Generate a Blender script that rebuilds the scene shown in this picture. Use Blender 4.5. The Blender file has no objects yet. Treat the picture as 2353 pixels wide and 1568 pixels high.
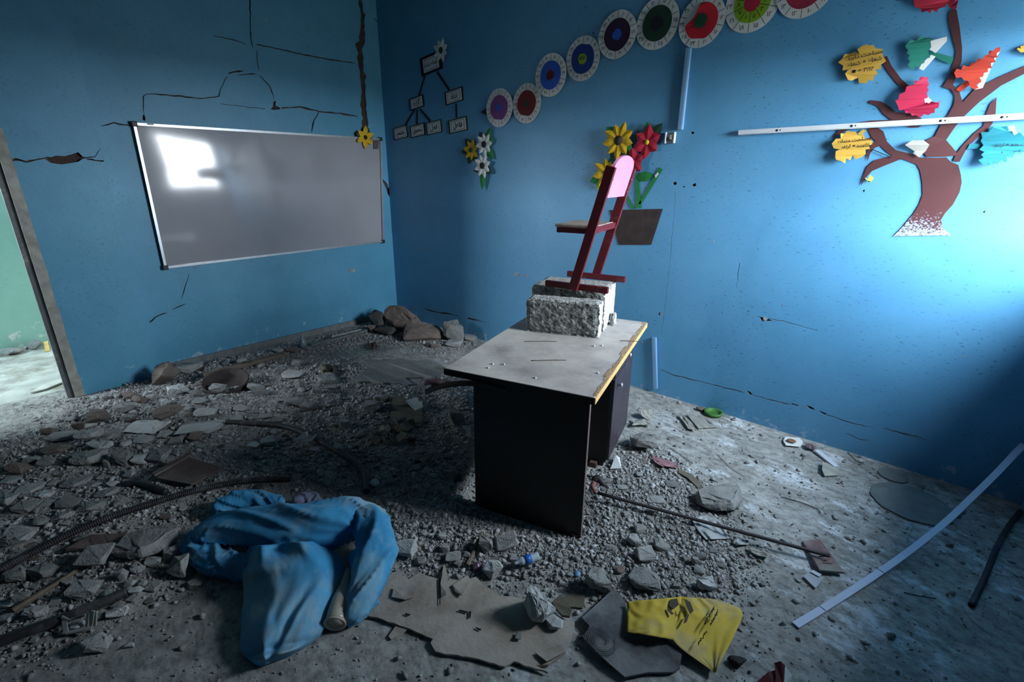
import bpy, bmesh, math, random, unicodedata
import numpy as np
from mathutils import Vector, Matrix, noise
from mathutils.geometry import tessellate_polygon, delaunay_2d_cdt
random.seed(7)
RNG = np.random.default_rng(11)
SC = bpy.context.scene
COL = bpy.context.collection
# ------------------------------------------------------------------ camera
FPX, YAW, PIT, ROL = 1100.2, 0.7106, 0.3324, 0.0107
CX, CY = 1176.5, 784.0
CAM = np.array([4.700, -3.332, 1.600])
_f = np.array([-math.sin(YAW)*math.cos(PIT), math.cos(YAW)*math.cos(PIT), -math.sin(PIT)])
_r = np.array([math.cos(YAW), math.sin(YAW), 0.0]); _u = np.cross(_r, _f)
RR = _r*math.cos(ROL)+_u*math.sin(ROL); UU = -_r*math.sin(ROL)+_u*math.cos(ROL); FF = _f
cam = bpy.data.objects.new('camera', bpy.data.cameras.new('camera')); COL.objects.link(cam)
cam.data.sensor_fit = 'HORIZONTAL'; cam.data.sensor_width = 36; cam.data.lens = 36*FPX/2353
cam.data.clip_start = 0.05; cam.data.clip_end = 500
cam.matrix_world = Matrix(((RR[0], UU[0], -FF[0], CAM[0]), (RR[1], UU[1], -FF[1], CAM[1]), (RR[2], UU[2], -FF[2], CAM[2]), (0, 0, 0, 1)))
SC.camera = cam
# ------------------------------------------------------------------ sky and exposure
SKY = 62.0
WIN_X = 5.36
world = bpy.data.worlds.new('overcast_sky'); SC.world = world; world.use_nodes = True
nt = world.node_tree; bg = nt.nodes['Background']
tc = nt.nodes.new('ShaderNodeTexCoord'); sx = nt.nodes.new('ShaderNodeSeparateXYZ'); rp = nt.nodes.new('ShaderNodeValToRGB')
nt.links.new(tc.outputs['Generated'], sx.inputs[0]); nt.links.new(sx.outputs[2], rp.inputs[0]); nt.links.new(rp.outputs[0], bg.inputs[0])
rp.color_ramp.elements[0].color = (0.86, 0.93, 1.0, 1); rp.color_ramp.elements[1].color = (0.70, 0.85, 1.0, 1)
bg.inputs[1].default_value = SKY
world.cycles.sampling_method = 'MANUAL'; world.cycles.sample_map_resolution = 128
def portal(name, loc, rot, sx_, sy_):
    l = bpy.data.lights.new(name, 'AREA'); l.shape = 'RECTANGLE'; l.size = sx_; l.size_y = sy_
    l.cycles.is_portal = True
    o = bpy.data.objects.new(name, l); COL.objects.link(o); o.location = loc; o.rotation_euler = rot
    return o
# openings: (y0, y1, z0, z1) in the window wall
WINDOWS = [(-0.98, -0.09, 1.30, 2.28)]
for (a, b, c, d) in WINDOWS:
    portal('window_daylight', (WIN_X+0.24, (a+b)/2, (c+d)/2), (0, math.radians(90), 0), d-c, b-a)
portal('hallway_daylight', (-0.85, -4.95, 1.75), (math.radians(90), 0, 0), 0.7, 1.1)
vs = SC.view_settings
vs.view_transform = 'Standard'; vs.look = 'None'; vs.exposure = 0.4; vs.gamma = 1.0; vs.use_curve_mapping = False

# ------------------------------------------------------------------ pixel helpers (photo frame 2353 x 1568)
def ray(x, y): return RR*(x-CX)/FPX - UU*(y-CY)/FPX + FF
def plane(x, y, P, n):
    d = ray(x, y); n = np.array(n, float); return CAM + d*(((np.array(P, float)-CAM)@n)/(d@n))
def fl(x, y, z=0.0): return plane(x, y, (0, 0, z), (0, 0, 1))
def wl(x, y, off=0.0): return plane(x, y, (off, 0, 0), (1, 0, 0))
def wr(x, y, off=0.0): return plane(x, y, (0, -off, 0), (0, 1, 0))
def ppm(P): return FPX/float((np.array(P)-CAM)@FF)          # pixels per metre at P
NR = np.array([0, -1.0, 0]); NL = np.array([1.0, 0, 0])
def W(wall, x, y, off=0.0): return wr(x, y, off) if wall == 'R' else wl(x, y, off)
def WN(wall): return NR if wall == 'R' else NL
def WA(wall): return np.array([1.0, 0, 0]) if wall == 'R' else np.array([0, 1.0, 0])
UP = np.array([0, 0, 1.0])

# ------------------------------------------------------------------ materials
MATS = {}
def srgb(c):
    return tuple(((v/255)/12.92 if v/255 <= .04045 else ((v/255+.055)/1.055)**2.4) for v in c)
def mat(name, col, rough=0.7, var=0.25, scale=8.0, bump=0.0, bscale=60.0, metal=0.0, col2=None, dust=None, dust_amt=0.5, detail=6.0, coat=0.0):
    """principled material: colour with noise variation, optional second colour, dust on it, fine relief"""
    if name in MATS: return MATS[name]
    m = bpy.data.materials.new(name); m.use_nodes = True; MATS[name] = m
    n = m.node_tree; b = n.nodes['Principled BSDF']; L = n.links.new
    c = srgb(col); c2 = srgb(col2) if col2 else tuple(v*(1-var) for v in c)
    t = n.nodes.new('ShaderNodeTexCoord')
    nz = n.nodes.new('ShaderNodeTexNoise'); nz.inputs['Scale'].default_value = scale; nz.inputs['Detail'].default_value = detail
    L(t.outputs['Object'], nz.inputs['Vector'])
    r = n.nodes.new('ShaderNodeValToRGB'); r.color_ramp.elements[0].position = .35; r.color_ramp.elements[1].position = .65
    r.color_ramp.elements[0].color = (*c2, 1); r.color_ramp.elements[1].color = (*c, 1)
    L(nz.outputs['Fac'], r.inputs[0]); out = r.outputs[0]
    if dust:
        d = n.nodes.new('ShaderNodeTexNoise'); d.inputs['Scale'].default_value = scale*.6; d.inputs['Detail'].default_value = 8; d.inputs['Roughness'].default_value = .7
        L(t.outputs['Object'], d.inputs['Vector'])
        dr = n.nodes.new('ShaderNodeValToRGB'); dr.color_ramp.elements[0].position = .62-.35*dust_amt; dr.color_ramp.elements[1].position = .82-.35*dust_amt
        L(d.outputs['Fac'], dr.inputs[0])
        mx = n.nodes.new('ShaderNodeMix'); mx.data_type = 'RGBA'
        L(dr.outputs[0], mx.inputs[0]); L(out, mx.inputs[6]); mx.inputs[7].default_value = (*srgb(dust), 1); out = mx.outputs[2]
    L(out, b.inputs['Base Color'])
    b.inputs['Roughness'].default_value = rough; b.inputs['Metallic'].default_value = metal
    if coat: b.inputs['Coat Weight'].default_value = coat; b.inputs['Coat Roughness'].default_value = .12
    if bump:
        bn = n.nodes.new('ShaderNodeTexNoise'); bn.inputs['Scale'].default_value = bscale; bn.inputs['Detail'].default_value = 8
        L(t.outputs['Object'], bn.inputs['Vector'])
        bp = n.nodes.new('ShaderNodeBump'); bp.inputs['Strength'].default_value = min(1, bump); bp.inputs['Distance'].default_value = .01
        L(bn.outputs['Fac'], bp.inputs['Height']); L(bp.outputs[0], b.inputs['Normal'])
    return m

def wall_material(name, base, dark, pale, dirt_h=0.35, speck=0.5, stretch=(1, 1, 1)):
    m = bpy.data.materials.new(name); m.use_nodes = True; MATS[name] = m
    n = m.node_tree; b = n.nodes['Principled BSDF']; L = n.links.new
    g = n.nodes.new('ShaderNodeNewGeometry'); pos = g.outputs['Position']
    def nz(s, det=6, rough=.6, vec=pos):
        x = n.nodes.new('ShaderNodeTexNoise'); x.inputs['Scale'].default_value = s; x.inputs['Detail'].default_value = det; x.inputs['Roughness'].default_value = rough
        L(vec, x.inputs['Vector']); return x.outputs['Fac']
    def ramp(f, p0, p1, c0=(0, 0, 0, 1), c1=(1, 1, 1, 1)):
        r = n.nodes.new('ShaderNodeValToRGB'); r.color_ramp.elements[0].position = p0; r.color_ramp.elements[1].position = p1
        r.color_ramp.elements[0].color = c0; r.color_ramp.elements[1].color = c1; L(f, r.inputs[0]); return r.outputs[0]
    def mix(f, a, c, blend='MIX'):
        x = n.nodes.new('ShaderNodeMix'); x.data_type = 'RGBA'; x.blend_type = blend
        if isinstance(f, float): x.inputs[0].default_value = f
        else: L(f, x.inputs[0])
        for i, v in ((6, a), (7, c)):
            if isinstance(v, tuple): x.inputs[i].default_value = v
            else: L(v, x.inputs[i])
        return x.outputs[2]
    B, D, P = [(*srgb(c), 1) for c in (base, dark, pale)]
    col = ramp(nz(1.3, 8, .65), .35, .7, D, B)
    mp = n.nodes.new('ShaderNodeMapping'); mp.inputs['Scale'].default_value = stretch; mp.inputs['Rotation'].default_value = (0, .35, 0); L(pos, mp.inputs[0])
    sp = ramp(nz(42, 1.5, .5, mp.outputs[0]), .645, .69)
    spm = mix(ramp(nz(2.2, 4, .6), .35, .62), (0, 0, 0, 1), sp)
    sp2 = n.nodes.new('ShaderNodeMath'); sp2.operation = 'MULTIPLY'; L(spm, sp2.inputs[0]); sp2.inputs[1].default_value = speck
    col = mix(sp2.outputs[0], col, tuple(v*.35 for v in D[:3])+(1,))
    # worn and pale towards the skirting, a few scuffs above
    sep = n.nodes.new('ShaderNodeSeparateXYZ'); L(pos, sep.inputs[0])
    low = n.nodes.new('ShaderNodeMapRange'); low.inputs[1].default_value = 0.0; low.inputs[2].default_value = dirt_h; low.inputs[3].default_value = .16; low.inputs[4].default_value = 0.0
    L(sep.outputs[2], low.inputs[0])
    ad = n.nodes.new('ShaderNodeMath'); ad.operation = 'ADD'; L(nz(9, 8, .7), ad.inputs[0]); L(low.outputs[0], ad.inputs[1])
    col = mix(ramp(ad.outputs[0], .69, .76), col, P)
    L(col, b.inputs['Base Color']); b.inputs['Roughness'].default_value = .5
    bp = n.nodes.new('ShaderNodeBump'); bp.inputs['Strength'].default_value = .25; bp.inputs['Distance'].default_value = .004
    L(nz(35, 8, .65), bp.inputs['Height']); L(bp.outputs[0], b.inputs['Normal'])
    return m
M_BLUE = wall_material('blue_wall_paint', (84, 153, 184), (69, 137, 168), (160, 186, 196), speck=.45, stretch=(1.0, 1.0, 2.2))
M_BLUE2 = wall_material('blue_wall_paint_speckled', (94, 158, 196), (80, 144, 184), (150, 182, 202), .22, .85, (.9, 1, 2.4))
M_MINT = wall_material('mint_wall_paint', (150, 190, 172), (128, 172, 152), (200, 205, 190), .6, .2)
M_MASONRY = mat('brown_masonry', (74, 62, 54), .95, .4, 12, .8, 40)
M_PLASTER = mat('cracked_plaster_edge', (150, 165, 172), .95, .4, 20, .5, 60)
M_CEIL = mat('dirty_ceiling', (150, 152, 150), .9, .15, 3)
M_STUC = mat('bare_plaster', (168, 168, 158), .95, .35, 14, .4, 60)

# ------------------------------------------------------------------ object helpers
ORG = {}
def setp(o, label=None, cat=None, group=None, kind=None):
    if label: o['label'] = label
    if cat: o['category'] = cat
    if group: o['group'] = group
    if kind: o['kind'] = kind
    return o
def thing(name, label, cat, loc, group=None):
    o = bpy.data.objects.new(name, None); COL.objects.link(o); o.empty_display_size = .05
    o.location = Vector(loc); ORG[o.name] = np.array(loc, float)
    return setp(o, label, cat, group)
def mk(name, V, F, m, parent=None, smooth=False, label=None, cat=None, group=None, kind=None, org=None):
    V = np.array(V, float)
    if parent is not None: O = ORG[parent.name]
    elif org is not None: O = np.array(org, float)
    else: O = np.array([*(V[:, :2].min(0)+V[:, :2].max(0))/2, V[:, 2].min()])
    me = bpy.data.meshes.new(name); me.from_pydata((V-O).tolist(), [], [list(map(int, f)) for f in F])
    if isinstance(m, (list, tuple)):
        for x in m: me.materials.append(x)
    else: me.materials.append(m)
    if smooth: me.polygons.foreach_set('use_smooth', [True]*len(me.polygons))
    me.update()
    o = bpy.data.objects.new(name, me); COL.objects.link(o)
    if parent is not None:
        o.parent = parent; ORG[o.name] = O
    else:
        o.location = Vector(O); ORG[o.name] = O
    return setp(o, label, cat, group, kind)
def fixn(o):
    bm = bmesh.new(); bm.from_mesh(o.data); bmesh.ops.recalc_face_normals(bm, faces=bm.faces); bm.to_mesh(o.data); bm.free(); return o
def bev(o, w=.004, seg=2):
    bm = bmesh.new(); bm.from_mesh(o.data); bmesh.ops.recalc_face_normals(bm, faces=bm.faces)
    bmesh.ops.bevel(bm, geom=bm.edges[:], offset=w, segments=seg, affect='EDGES', profile=.5); bm.to_mesh(o.data); bm.free(); return o
def boxv(c, ax, ay, az, hx, hy, hz):
    c = np.array(c, float); V = []
    for i in (-1, 1):
        for j in (-1, 1):
            for k in (-1, 1): V.append(c+np.array(ax)*hx*i+np.array(ay)*hy*j+np.array(az)*hz*k)
    F = [(0, 1, 3, 2), (4, 6, 7, 5), (0, 4, 5, 1), (2, 3, 7, 6), (0, 2, 6, 4), (1, 5, 7, 3)]
    return V, F
EX, EY, EZ = np.eye(3)
def abox(name, p0, p1, m, parent=None, **k):
    p0 = np.array(p0, float); p1 = np.array(p1, float)
    V, F = boxv((p0+p1)/2, EX, EY, EZ, *(np.abs(p1-p0)/2)); return mk(name, V, F, m, parent, **k)
def barv(a, b, w, t, side):
    """bar from a to b; w wide along side, t thick along the remaining axis"""
    a = np.array(a, float); b = np.array(b, float); d = b-a; L = np.linalg.norm(d); d = d/L
    s = np.array(side, float); s = s-d*(s@d); s /= np.linalg.norm(s); n = np.cross(d, s)
    return boxv((a+b)/2, d, s, n, L/2, w/2, t/2)
def bar(name, a, b, w, t, side, m, parent=None, **k):
    V, F = barv(a, b, w, t, side); return fixn(mk(name, V, F, m, parent, **k))
def smooth_path(P, n):
    """Catmull-Rom through rows of P (any columns)"""
    P = np.array(P, float); Q = np.vstack([2*P[0]-P[1], P, 2*P[-1]-P[-2]]); out = []
    m = len(P)-1
    for k in np.linspace(0, m-1e-6, n):
        i = int(k); t = k-i; a, b, c, d = Q[i:i+4]
        out.append(.5*((2*b)+(-a+c)*t+(2*a-5*b+4*c-d)*t*t+(-a+3*b-3*c+d)*t**3))
    return np.array(out)
def tubev(P, R, seg=10, caps=True, twist=None):
    P = np.array(P, float); n = len(P); R = np.broadcast_to(np.array(R, float), (n,)) if np.ndim(R) < 2 else R
    V = []; F = []; up = np.array([0, 0, 1.0])
    for i in range(n):
        d = P[min(i+1, n-1)]-P[max(i-1, 0)]; d /= np.linalg.norm(d)
        s = np.cross(d, up) if abs(d[2]) < .95 else np.cross(d, EX); s /= np.linalg.norm(s); q = np.cross(s, d)
        for j in range(seg):
            a = 2*math.pi*j/seg; rr = R[i] if np.ndim(R) == 1 else R[i, j]
            V.append(P[i]+(s*math.cos(a)+q*math.sin(a))*rr)
    for i in range(n-1):
        for j in range(seg): F.append((i*seg+j, i*seg+(j+1) % seg, (i+1)*seg+(j+1) % seg, (i+1)*seg+j))
    if caps: F.append(list(range(seg))[::-1]); F.append([(n-1)*seg+j for j in range(seg)])
    return V, F
def tube(name, P, R, m, parent=None, seg=10, smooth=True, **k):
    V, F = tubev(P, R, seg); return fixn(mk(name, V, F, m, parent, smooth, **k))
def lathe(name, prof, c, m, parent=None, seg=32, axis=EZ, smooth=True, **k):
    """prof: (radius, height) list"""
    axis = np.array(axis, float); axis /= np.linalg.norm(axis); s = np.cross(axis, EX if abs(axis[0]) < .9 else EY); s /= np.linalg.norm(s); q = np.cross(axis, s)
    V = []; F = []; n = len(prof)
    for (r_, h) in prof:
        for j in range(seg):
            a = 2*math.pi*j/seg; V.append(np.array(c)+axis*h+(s*math.cos(a)+q*math.sin(a))*r_)
    for i in range(n-1):
        for j in range(seg): F.append((i*seg+j, i*seg+(j+1) % seg, (i+1)*seg+(j+1) % seg, (i+1)*seg+j))
    if prof[0][0] > 1e-5: F.append(list(range(seg))[::-1])
    if prof[-1][0] > 1e-5: F.append([(n-1)*seg+j for j in range(seg)])
    return fixn(mk(name, V, F, m, parent, smooth, **k))
def sheetv(P, n, t=.0008):
    """flat or creased sheet from an outline of world points, thickness t behind it"""
    P = np.array(P, float); n = np.array(n, float); k = len(P)
    a = EX if abs(n[0]) < .8 else EY; a = a-n*(a@n); a /= np.linalg.norm(a); b = np.cross(n, a)
    tri = tessellate_polygon([[Vector((p@a, p@b, 0)) for p in P]])
    V = list(P)+list(P-n*t); F = []
    for (i, j, l) in tri:
        nn = np.cross(P[j]-P[i], P[l]-P[i])
        if nn@n < 0: j, l = l, j
        F += [(i, j, l), (k+i, k+l, k+j)]
    for i in range(k): F.append((i, k+i, k+(i+1) % k, (i+1) % k))
    return V, F
def sheet(name, P, n, m, parent=None, t=.0008, **k):
    V, F = sheetv(P, n, t); return fixn(mk(name, V, F, m, parent, **k))
def wsheet(name, wall, pts, m, parent=None, off=.004, t=.0008, **k):
    """paper on a wall; pts are (px, py) or (px, py, lift in metres)"""
    P = [W(wall, p[0], p[1], off)+WN(wall)*(p[2] if len(p) > 2 else 0) for p in pts]
    return sheet(name, P, WN(wall), m, parent, t, **k)
def fsheet(name, pts, m, parent=None, z=.006, t=.002, **k):
    """piece lying on the floor; pts are (px, py[, z])"""
    P = [fl(p[0], p[1], p[2] if len(p) > 2 else z) for p in pts]
    return sheet(name, P, UP, m, parent, t, **k)
DUAL = {}
for cp in list(range(0xFE80, 0xFEFD))+list(range(0xFB50, 0xFBFF)):
    d_ = unicodedata.decomposition(chr(cp)).split()
    if len(d_) == 2: DUAL.setdefault(chr(int(d_[1], 16)), {})[d_[0][1:-1]] = chr(cp)
def shape(s):
    out = []
    for i, ch in enumerate(s):
        f = DUAL.get(ch)
        if not f: out.append(ch); continue
        pj = i > 0 and s[i-1] in DUAL and 'initial' in DUAL[s[i-1]]
        nj = i+1 < len(s) and s[i+1] in DUAL and 'initial' in f
        k = 'medial' if pj and nj and 'medial' in f else 'final' if pj and 'final' in f else 'initial' if nj and 'initial' in f else 'isolated'
        out.append(f.get(k, ch))
    return ''.join(reversed(out))
def fa(n): return ''.join(chr(0x6F0+int(c)) for c in str(n))
TXT = {}
def textv(body, size, c, a, b, bold=0.0, maxw=None):
    """flat lettering centred on c, written along a with up direction b"""
    if (body, bold) not in TXT:
        cu = bpy.data.curves.new('lettering', 'FONT'); cu.body = body; cu.size = 1; cu.align_x = 'CENTER'; cu.align_y = 'CENTER'; cu.offset = bold; cu.resolution_u = 2
        ob = bpy.data.objects.new('lettering', cu); me = bpy.data.meshes.new_from_object(ob)
        TXT[(body, bold)] = ([tuple(v.co) for v in me.vertices], [tuple(p.vertices) for p in me.polygons])
        bpy.data.objects.remove(ob); bpy.data.curves.remove(cu); bpy.data.meshes.remove(me)
    V, F = TXT[(body, bold)]
    if maxw and V: size = min(size, maxw/max(1e-6, max(v[0] for v in V)-min(v[0] for v in V)))
    return [np.array(c)+np.array(a)*v[0]*size+np.array(b)*v[1]*size for v in V], F
def merge(parts):
    V = []; F = []
    for v, f in parts:
        o = len(V); V += list(v); F += [[i+o for i in q] for q in f]
    return V, F

def pip(P, poly):
    """which rows of P lie inside the polygon (non-zero winding)"""
    P = np.asarray(P); wn = np.zeros(len(P), int); q = np.array(poly, float)
    for a, b in zip(q, np.roll(q, -1, 0)):
        c = (b[0]-a[0])*(P[:, 1]-a[1])-(P[:, 0]-a[0])*(b[1]-a[1])
        wn += ((a[1] <= P[:, 1]) & (b[1] > P[:, 1]) & (c > 0)).astype(int)-((a[1] > P[:, 1]) & (b[1] <= P[:, 1]) & (c < 0)).astype(int)
    return wn != 0

# ================================================================== STRUCTURE
def cut_wall(name, origin, a, b, n, outer, holes, depth, m_front, m_edge):
    """plaster skin with real openings; coordinates (along a, along b) on the plane through origin; n faces the room"""
    vs_ = []; fs = []
    for poly in [outer]+holes:
        o = len(vs_); vs_ += [Vector(p) for p in poly]; fs.append(list(range(o, o+len(poly))))
    es = [(f[i], f[(i+1) % len(f)]) for f in fs for i in range(len(f))]
    R = delaunay_2d_cdt(vs_, es, [], 0, 1e-5)
    ov, of = R[0], R[2]
    cen = np.array([np.mean([ov[i][:] for i in f], axis=0) for f in of])
    bad = ~pip(cen, outer)
    for h_ in holes: bad |= pip(cen, h_)
    keep = [f for f, x in zip(of, bad) if not x]
    origin = np.array(origin); N = len(ov)
    P = [origin+np.array(a)*v[0]+np.array(b)*v[1] for v in ov]; V = P+[p-np.array(n)*depth for p in P]
    F = []; mi = []; ec = {}
    for f in keep:
        f = list(f); nn = np.cross(P[f[1]]-P[f[0]], P[f[2]]-P[f[0]])
        if nn@n < 0: f.reverse()
        F.append(f); mi.append(0)
        for i in range(len(f)): ec[(f[i], f[(i+1) % len(f)])] = 1
    for (i, j) in list(ec):
        if (j, i) not in ec: F.append((i, N+i, N+j, j)); mi.append(1)
    o = mk(name, V, F, [m_front, m_edge], kind='structure', org=(0, 0, 0)); o.data.polygons.foreach_set('material_index', mi); return o
def crack(wall, pts, w=2.0, off=0.0, jag=.5):
    """polygon of a crack in wall metres from pixel polyline (px, py[, width px])"""
    rnd = random.Random(int(pts[0][0]*7+pts[0][1])); P = []
    for p, q in zip(pts[:-1], pts[1:]):
        L = math.hypot(q[0]-p[0], q[1]-p[1]); k = max(1, int(L/9))
        for i in range(k):
            t = i/k; wp = p[2] if len(p) > 2 else w; wq = q[2] if len(q) > 2 else w
            P.append([p[0]+(q[0]-p[0])*t+rnd.uniform(-1, 1)*jag*2.2, p[1]+(q[1]-p[1])*t+rnd.uniform(-1, 1)*jag*2.2, (wp+(wq-wp)*t)*rnd.uniform(.6, 1.25)])
    e = pts[-1]; P.append([e[0], e[1], .4]); P[0][2] = min(P[0][2], 1.0) if len(pts[0]) < 3 else P[0][2]
    Lf = []; Rt = []
    for i, p in enumerate(P):
        a = P[max(0, i-1)]; b = P[min(len(P)-1, i+1)]; dx, dy = b[0]-a[0], b[1]-a[1]; l = math.hypot(dx, dy) or 1
        nx, ny = -dy/l, dx/l; Lf.append((p[0]+nx*p[2]/2, p[1]+ny*p[2]/2)); Rt.append((p[0]-nx*p[2]/2, p[1]-ny*p[2]/2))
    return pix_poly(wall, Lf+Rt[::-1], off)
def pix_poly(wall, pts, off=0.0):
    if wall == 'R': return [(q[0], q[2]) for q in (wr(*p) for p in pts)]
    return [(q[1], q[2]) for q in (wl(*p, off) for p in pts)]
H = 3.45; YB = -8.5
# --- left wall (whiteboard wall), plane x = 0, from pilaster to the corner
PX = 0.12                                   # pilaster face
PY0, PY1 = float(wl(190, 700, PX)[1]), float(wl(322, 700, PX)[1])
PY0 = float(wl(95, 650, PX)[1])
CL = [
 [(826, -20, 8), (829, 10, 8), (833, 30, 7), (834, 32, 12), (832, 95, 13), (826, 104, 17), (829, 150, 14), (834, 176, 13), (835, 210, 12), (834, 240, 15), (838, 272, 14), (838, 300, 13), (840, 316, 8)],
 [(574, -20, 3), (575, 60, 3), (577, 98, 3), (582, 112, 2)],
 [(490, 82), (540, 92), (566, 103)], [(590, 102, 3), (640, 112, 3), (700, 126, 3), (770, 138, 3), (818, 145, 2)],
 [(590, 116), (594, 165, 2.5)], [(525, 168, 4), (560, 163, 5)], [(547, 173), (590, 170, 3)], [(595, 172), (622, 200, 2.5), (630, 230, 2)],
 [(646, 248, 2.5), (690, 246, 3), (705, 249, 8), (712, 251, 4), (735, 256, 3), (790, 262, 4), (824, 269, 4)],
 [(732, 258, 2), (722, 276, 3), (716, 305, 4)],
 [(522, 174), (506, 205, 2), (504, 222, 3), (460, 227, 3), (420, 222, 3), (360, 216, 3), (336, 217, 3), (329, 222, 3), (331, 262, 2)],
 [(331, 264, 4), (330, 274, 7), (333, 278, 2)], [(233, 291), (262, 282, 3), (285, 287, 3), (303, 288, 3)],
 [(879, -20, 6), (881, 30, 6), (884, 60, 5), (886, 120, 3)], [(858, 41, 3), (870, 51, 5), (881, 56, 5)],
 [(876, 408, 4), (890, 432, 9), (900, 455, 8), (904, 490, 5), (904, 540, 4), (907, 582, 4)],
 [(434, 630), (425, 660), (416, 690, 2.5)], [(343, 741, 3), (365, 725, 3), (385, 719, 3)], [(396, 712), (428, 698, 2.5)],
 [(610, 250, 1.2), (540, 243, 1.2), (505, 238, 1)],
]
holesL = [crack('L', c) for c in CL]
holesL.append(pix_poly('L', [(628, 235), (634, 231), (633, 243), (643, 247), (644, 251), (630, 253), (622, 251), (628, 244)]))
a_ = PY1-0.05
cut_wall('wall_left', (0, 0, 0), EY, EZ, NL, [(a_, -0.05), (0.0, -0.05), (0.0, H), (a_, H)], holesL, .028, M_BLUE, M_PLASTER)
abox('wall_left_masonry', (-.24, PY1-.05, -.05), (-.028, .24, H), M_MASONRY, kind='structure')
# pilaster beside the door, its own crack and broken-out hole
CP = [[(14, 371, 3), (36, 367, 7), (60, 372, 4), (100, 364, 4), (118, 362, 4)], [(190, 364, 4), (218, 360, 3), (232, 340, 2)], [(200, 366, 3), (228, 370, 3), (248, 370, 2)]]
holesP = [crack('L', c, off=PX) for c in CP]
holesP.append(pix_poly('L', [(104, 366), (128, 358), (150, 359), (180, 350), (193, 363), (180, 372), (142, 378), (118, 375)], PX))
DOOR_TOP = 2.05
cut_wall('wall_pilaster', (PX, 0, 0), EY, EZ, NL, [(PY0, -.05), (PY1, -.05), (PY1, H), (PY0-1.15, H), (PY0-1.15, DOOR_TOP), (PY0, DOOR_TOP)], holesP, .03, M_BLUE, M_PLASTER)
abox('wall_pilaster_masonry', (-.12, PY0, -.05), (PX-.03, PY1, H), M_MASONRY, kind='structure')
abox('wall_pilaster_return', (-.001, PY1-.001, -.05), (PX, PY1+.002, H), M_BLUE, kind='structure')
abox('wall_door_lintel', (-.12, PY0-1.15, DOOR_TOP), (PX-.03, PY0, H), M_MASONRY, kind='structure')
abox('wall_left_rear', (-.12, YB, -.05), (PX, PY0-1.15, H), M_BLUE, kind='structure')
# --- right wall, plane y = 0
CR = [
 [(1518, 849), (1545, 862, 3), (1600, 875, 2), (1655, 889, 2), (1712, 903, 2)], [(1730, 908), (1790, 924, 2.5), (1816, 930, 2)], [(1838, 934), (1852, 936, 2)],
 [(1900, 954, 2), (1950, 971, 2), (2010, 984, 1.5)], [(2030, 984), (2060, 992, 2.5), (2090, 1001, 4), (2110, 1004, 2), (2130, 1014, 1)], [(2098, 1004, 3), (2112, 1014, 1.5)],
 [(972, 708), (1000, 718, 3), (1030, 722, 3), (1056, 727, 2)], [(1074, 731, 4), (1100, 738, 2), (1116, 742, 1)],
 [(1553, 440, .7), (1548, 500, .8), (1540, 590, .8), (1528, 700, .8), (1520, 770, .6)],
 [(1945, 996), (1975, 1010, 2), (2000, 1012, 1)], [(1740, 728, 1.2), (1800, 738, 1.5), (1880, 760, 1)], [(1700, 603, 1.2), (1692, 664, 1)],
]
holesR = [crack('R', c, 1.8) for c in CR]
for p in ([(1714, 897), (1724, 901), (1730, 908), (1722, 907)], [(1818, 926), (1836, 932), (1833, 934), (1820, 930)], [(1853, 931), (1866, 936), (1874, 943), (1860, 940)], [(1882, 944), (1900, 951), (1896, 954), (1886, 949)],
          [(1545, 421), (1553, 417), (1556, 423), (1549, 426)], [(1590, 425), (1598, 420), (1600, 427), (1592, 429)], [(1568, 429), (1574, 427), (1573, 432)], [(1360, 75), (1365, 74), (1364, 80)], [(1361, 82), (1364, 82), (1363, 86)],
          [(1180, 116), (1184, 116), (1183, 120)], [(1512, 720), (1518, 718), (1519, 724), (1514, 725)], [(1587, 303), (1596, 303), (1594, 308), (1588, 308)], [(2258, 488), (2265, 483), (2262, 490)], [(1982, 437), (1988, 436), (1985, 443)],
          [(1745, 728), (1765, 733), (1776, 738), (1750, 738)]):
    holesR.append(pix_poly('R', p))
cut_wall('wall_right', (0, 0, 0), EX, EZ, NR, [(0.0, -.05), (WIN_X, -.05), (WIN_X, H), (0.0, H)], holesR, .02, M_BLUE2, M_PLASTER)
abox('wall_right_masonry', (-.24, .02, -.05), (WIN_X+.3, .26, H), M_MASONRY, kind='structure')
# --- window wall x = WIN_X, built of piers, sills and lintels around the openings
TH = .28
ys = [YB]+[v for w_ in sorted(WINDOWS) for v in (w_[0], w_[1])]+[0.0]
for i in range(0, len(ys), 2):
    abox('wall_window_pier', (WIN_X, ys[i], -.05), (WIN_X+TH, ys[i+1], H), M_BLUE, kind='structure')
M_FRAME = mat('grey_window_frame', (120, 124, 126), .5, .2, 10)
for wi, (a, b, c, d) in enumerate(WINDOWS):
    abox('wall_window_sill', (WIN_X, a, -.05), (WIN_X+TH, b, c), M_BLUE, kind='structure')
    abox('wall_window_lintel', (WIN_X, a, d), (WIN_X+TH, b, H), M_BLUE, kind='structure')
    wn = abox('window_%d' % (wi+1), (WIN_X+.08, a, c), (WIN_X+.12, b, c+.04), M_FRAME, kind='structure')
    for (p, q) in (((a, d-.04), (b, d)), ((a, c), (a+.035, d)), ((b-.035, c), (b, d)), ((a, c+(d-c)*.36), (b, c+(d-c)*.36+.045))):
        abox('window_frame', (WIN_X+.08, p[0], p[1]), (WIN_X+.12, q[0], q[1]), M_FRAME, wn)
abox('wall_rear', (-.12, YB-.2, -.05), (WIN_X+TH, YB, H), M_BLUE, kind='structure')
abox('ceiling', (-.24, YB-.2, H), (WIN_X+TH, .26, H+.15), M_CEIL, kind='structure')
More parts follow.
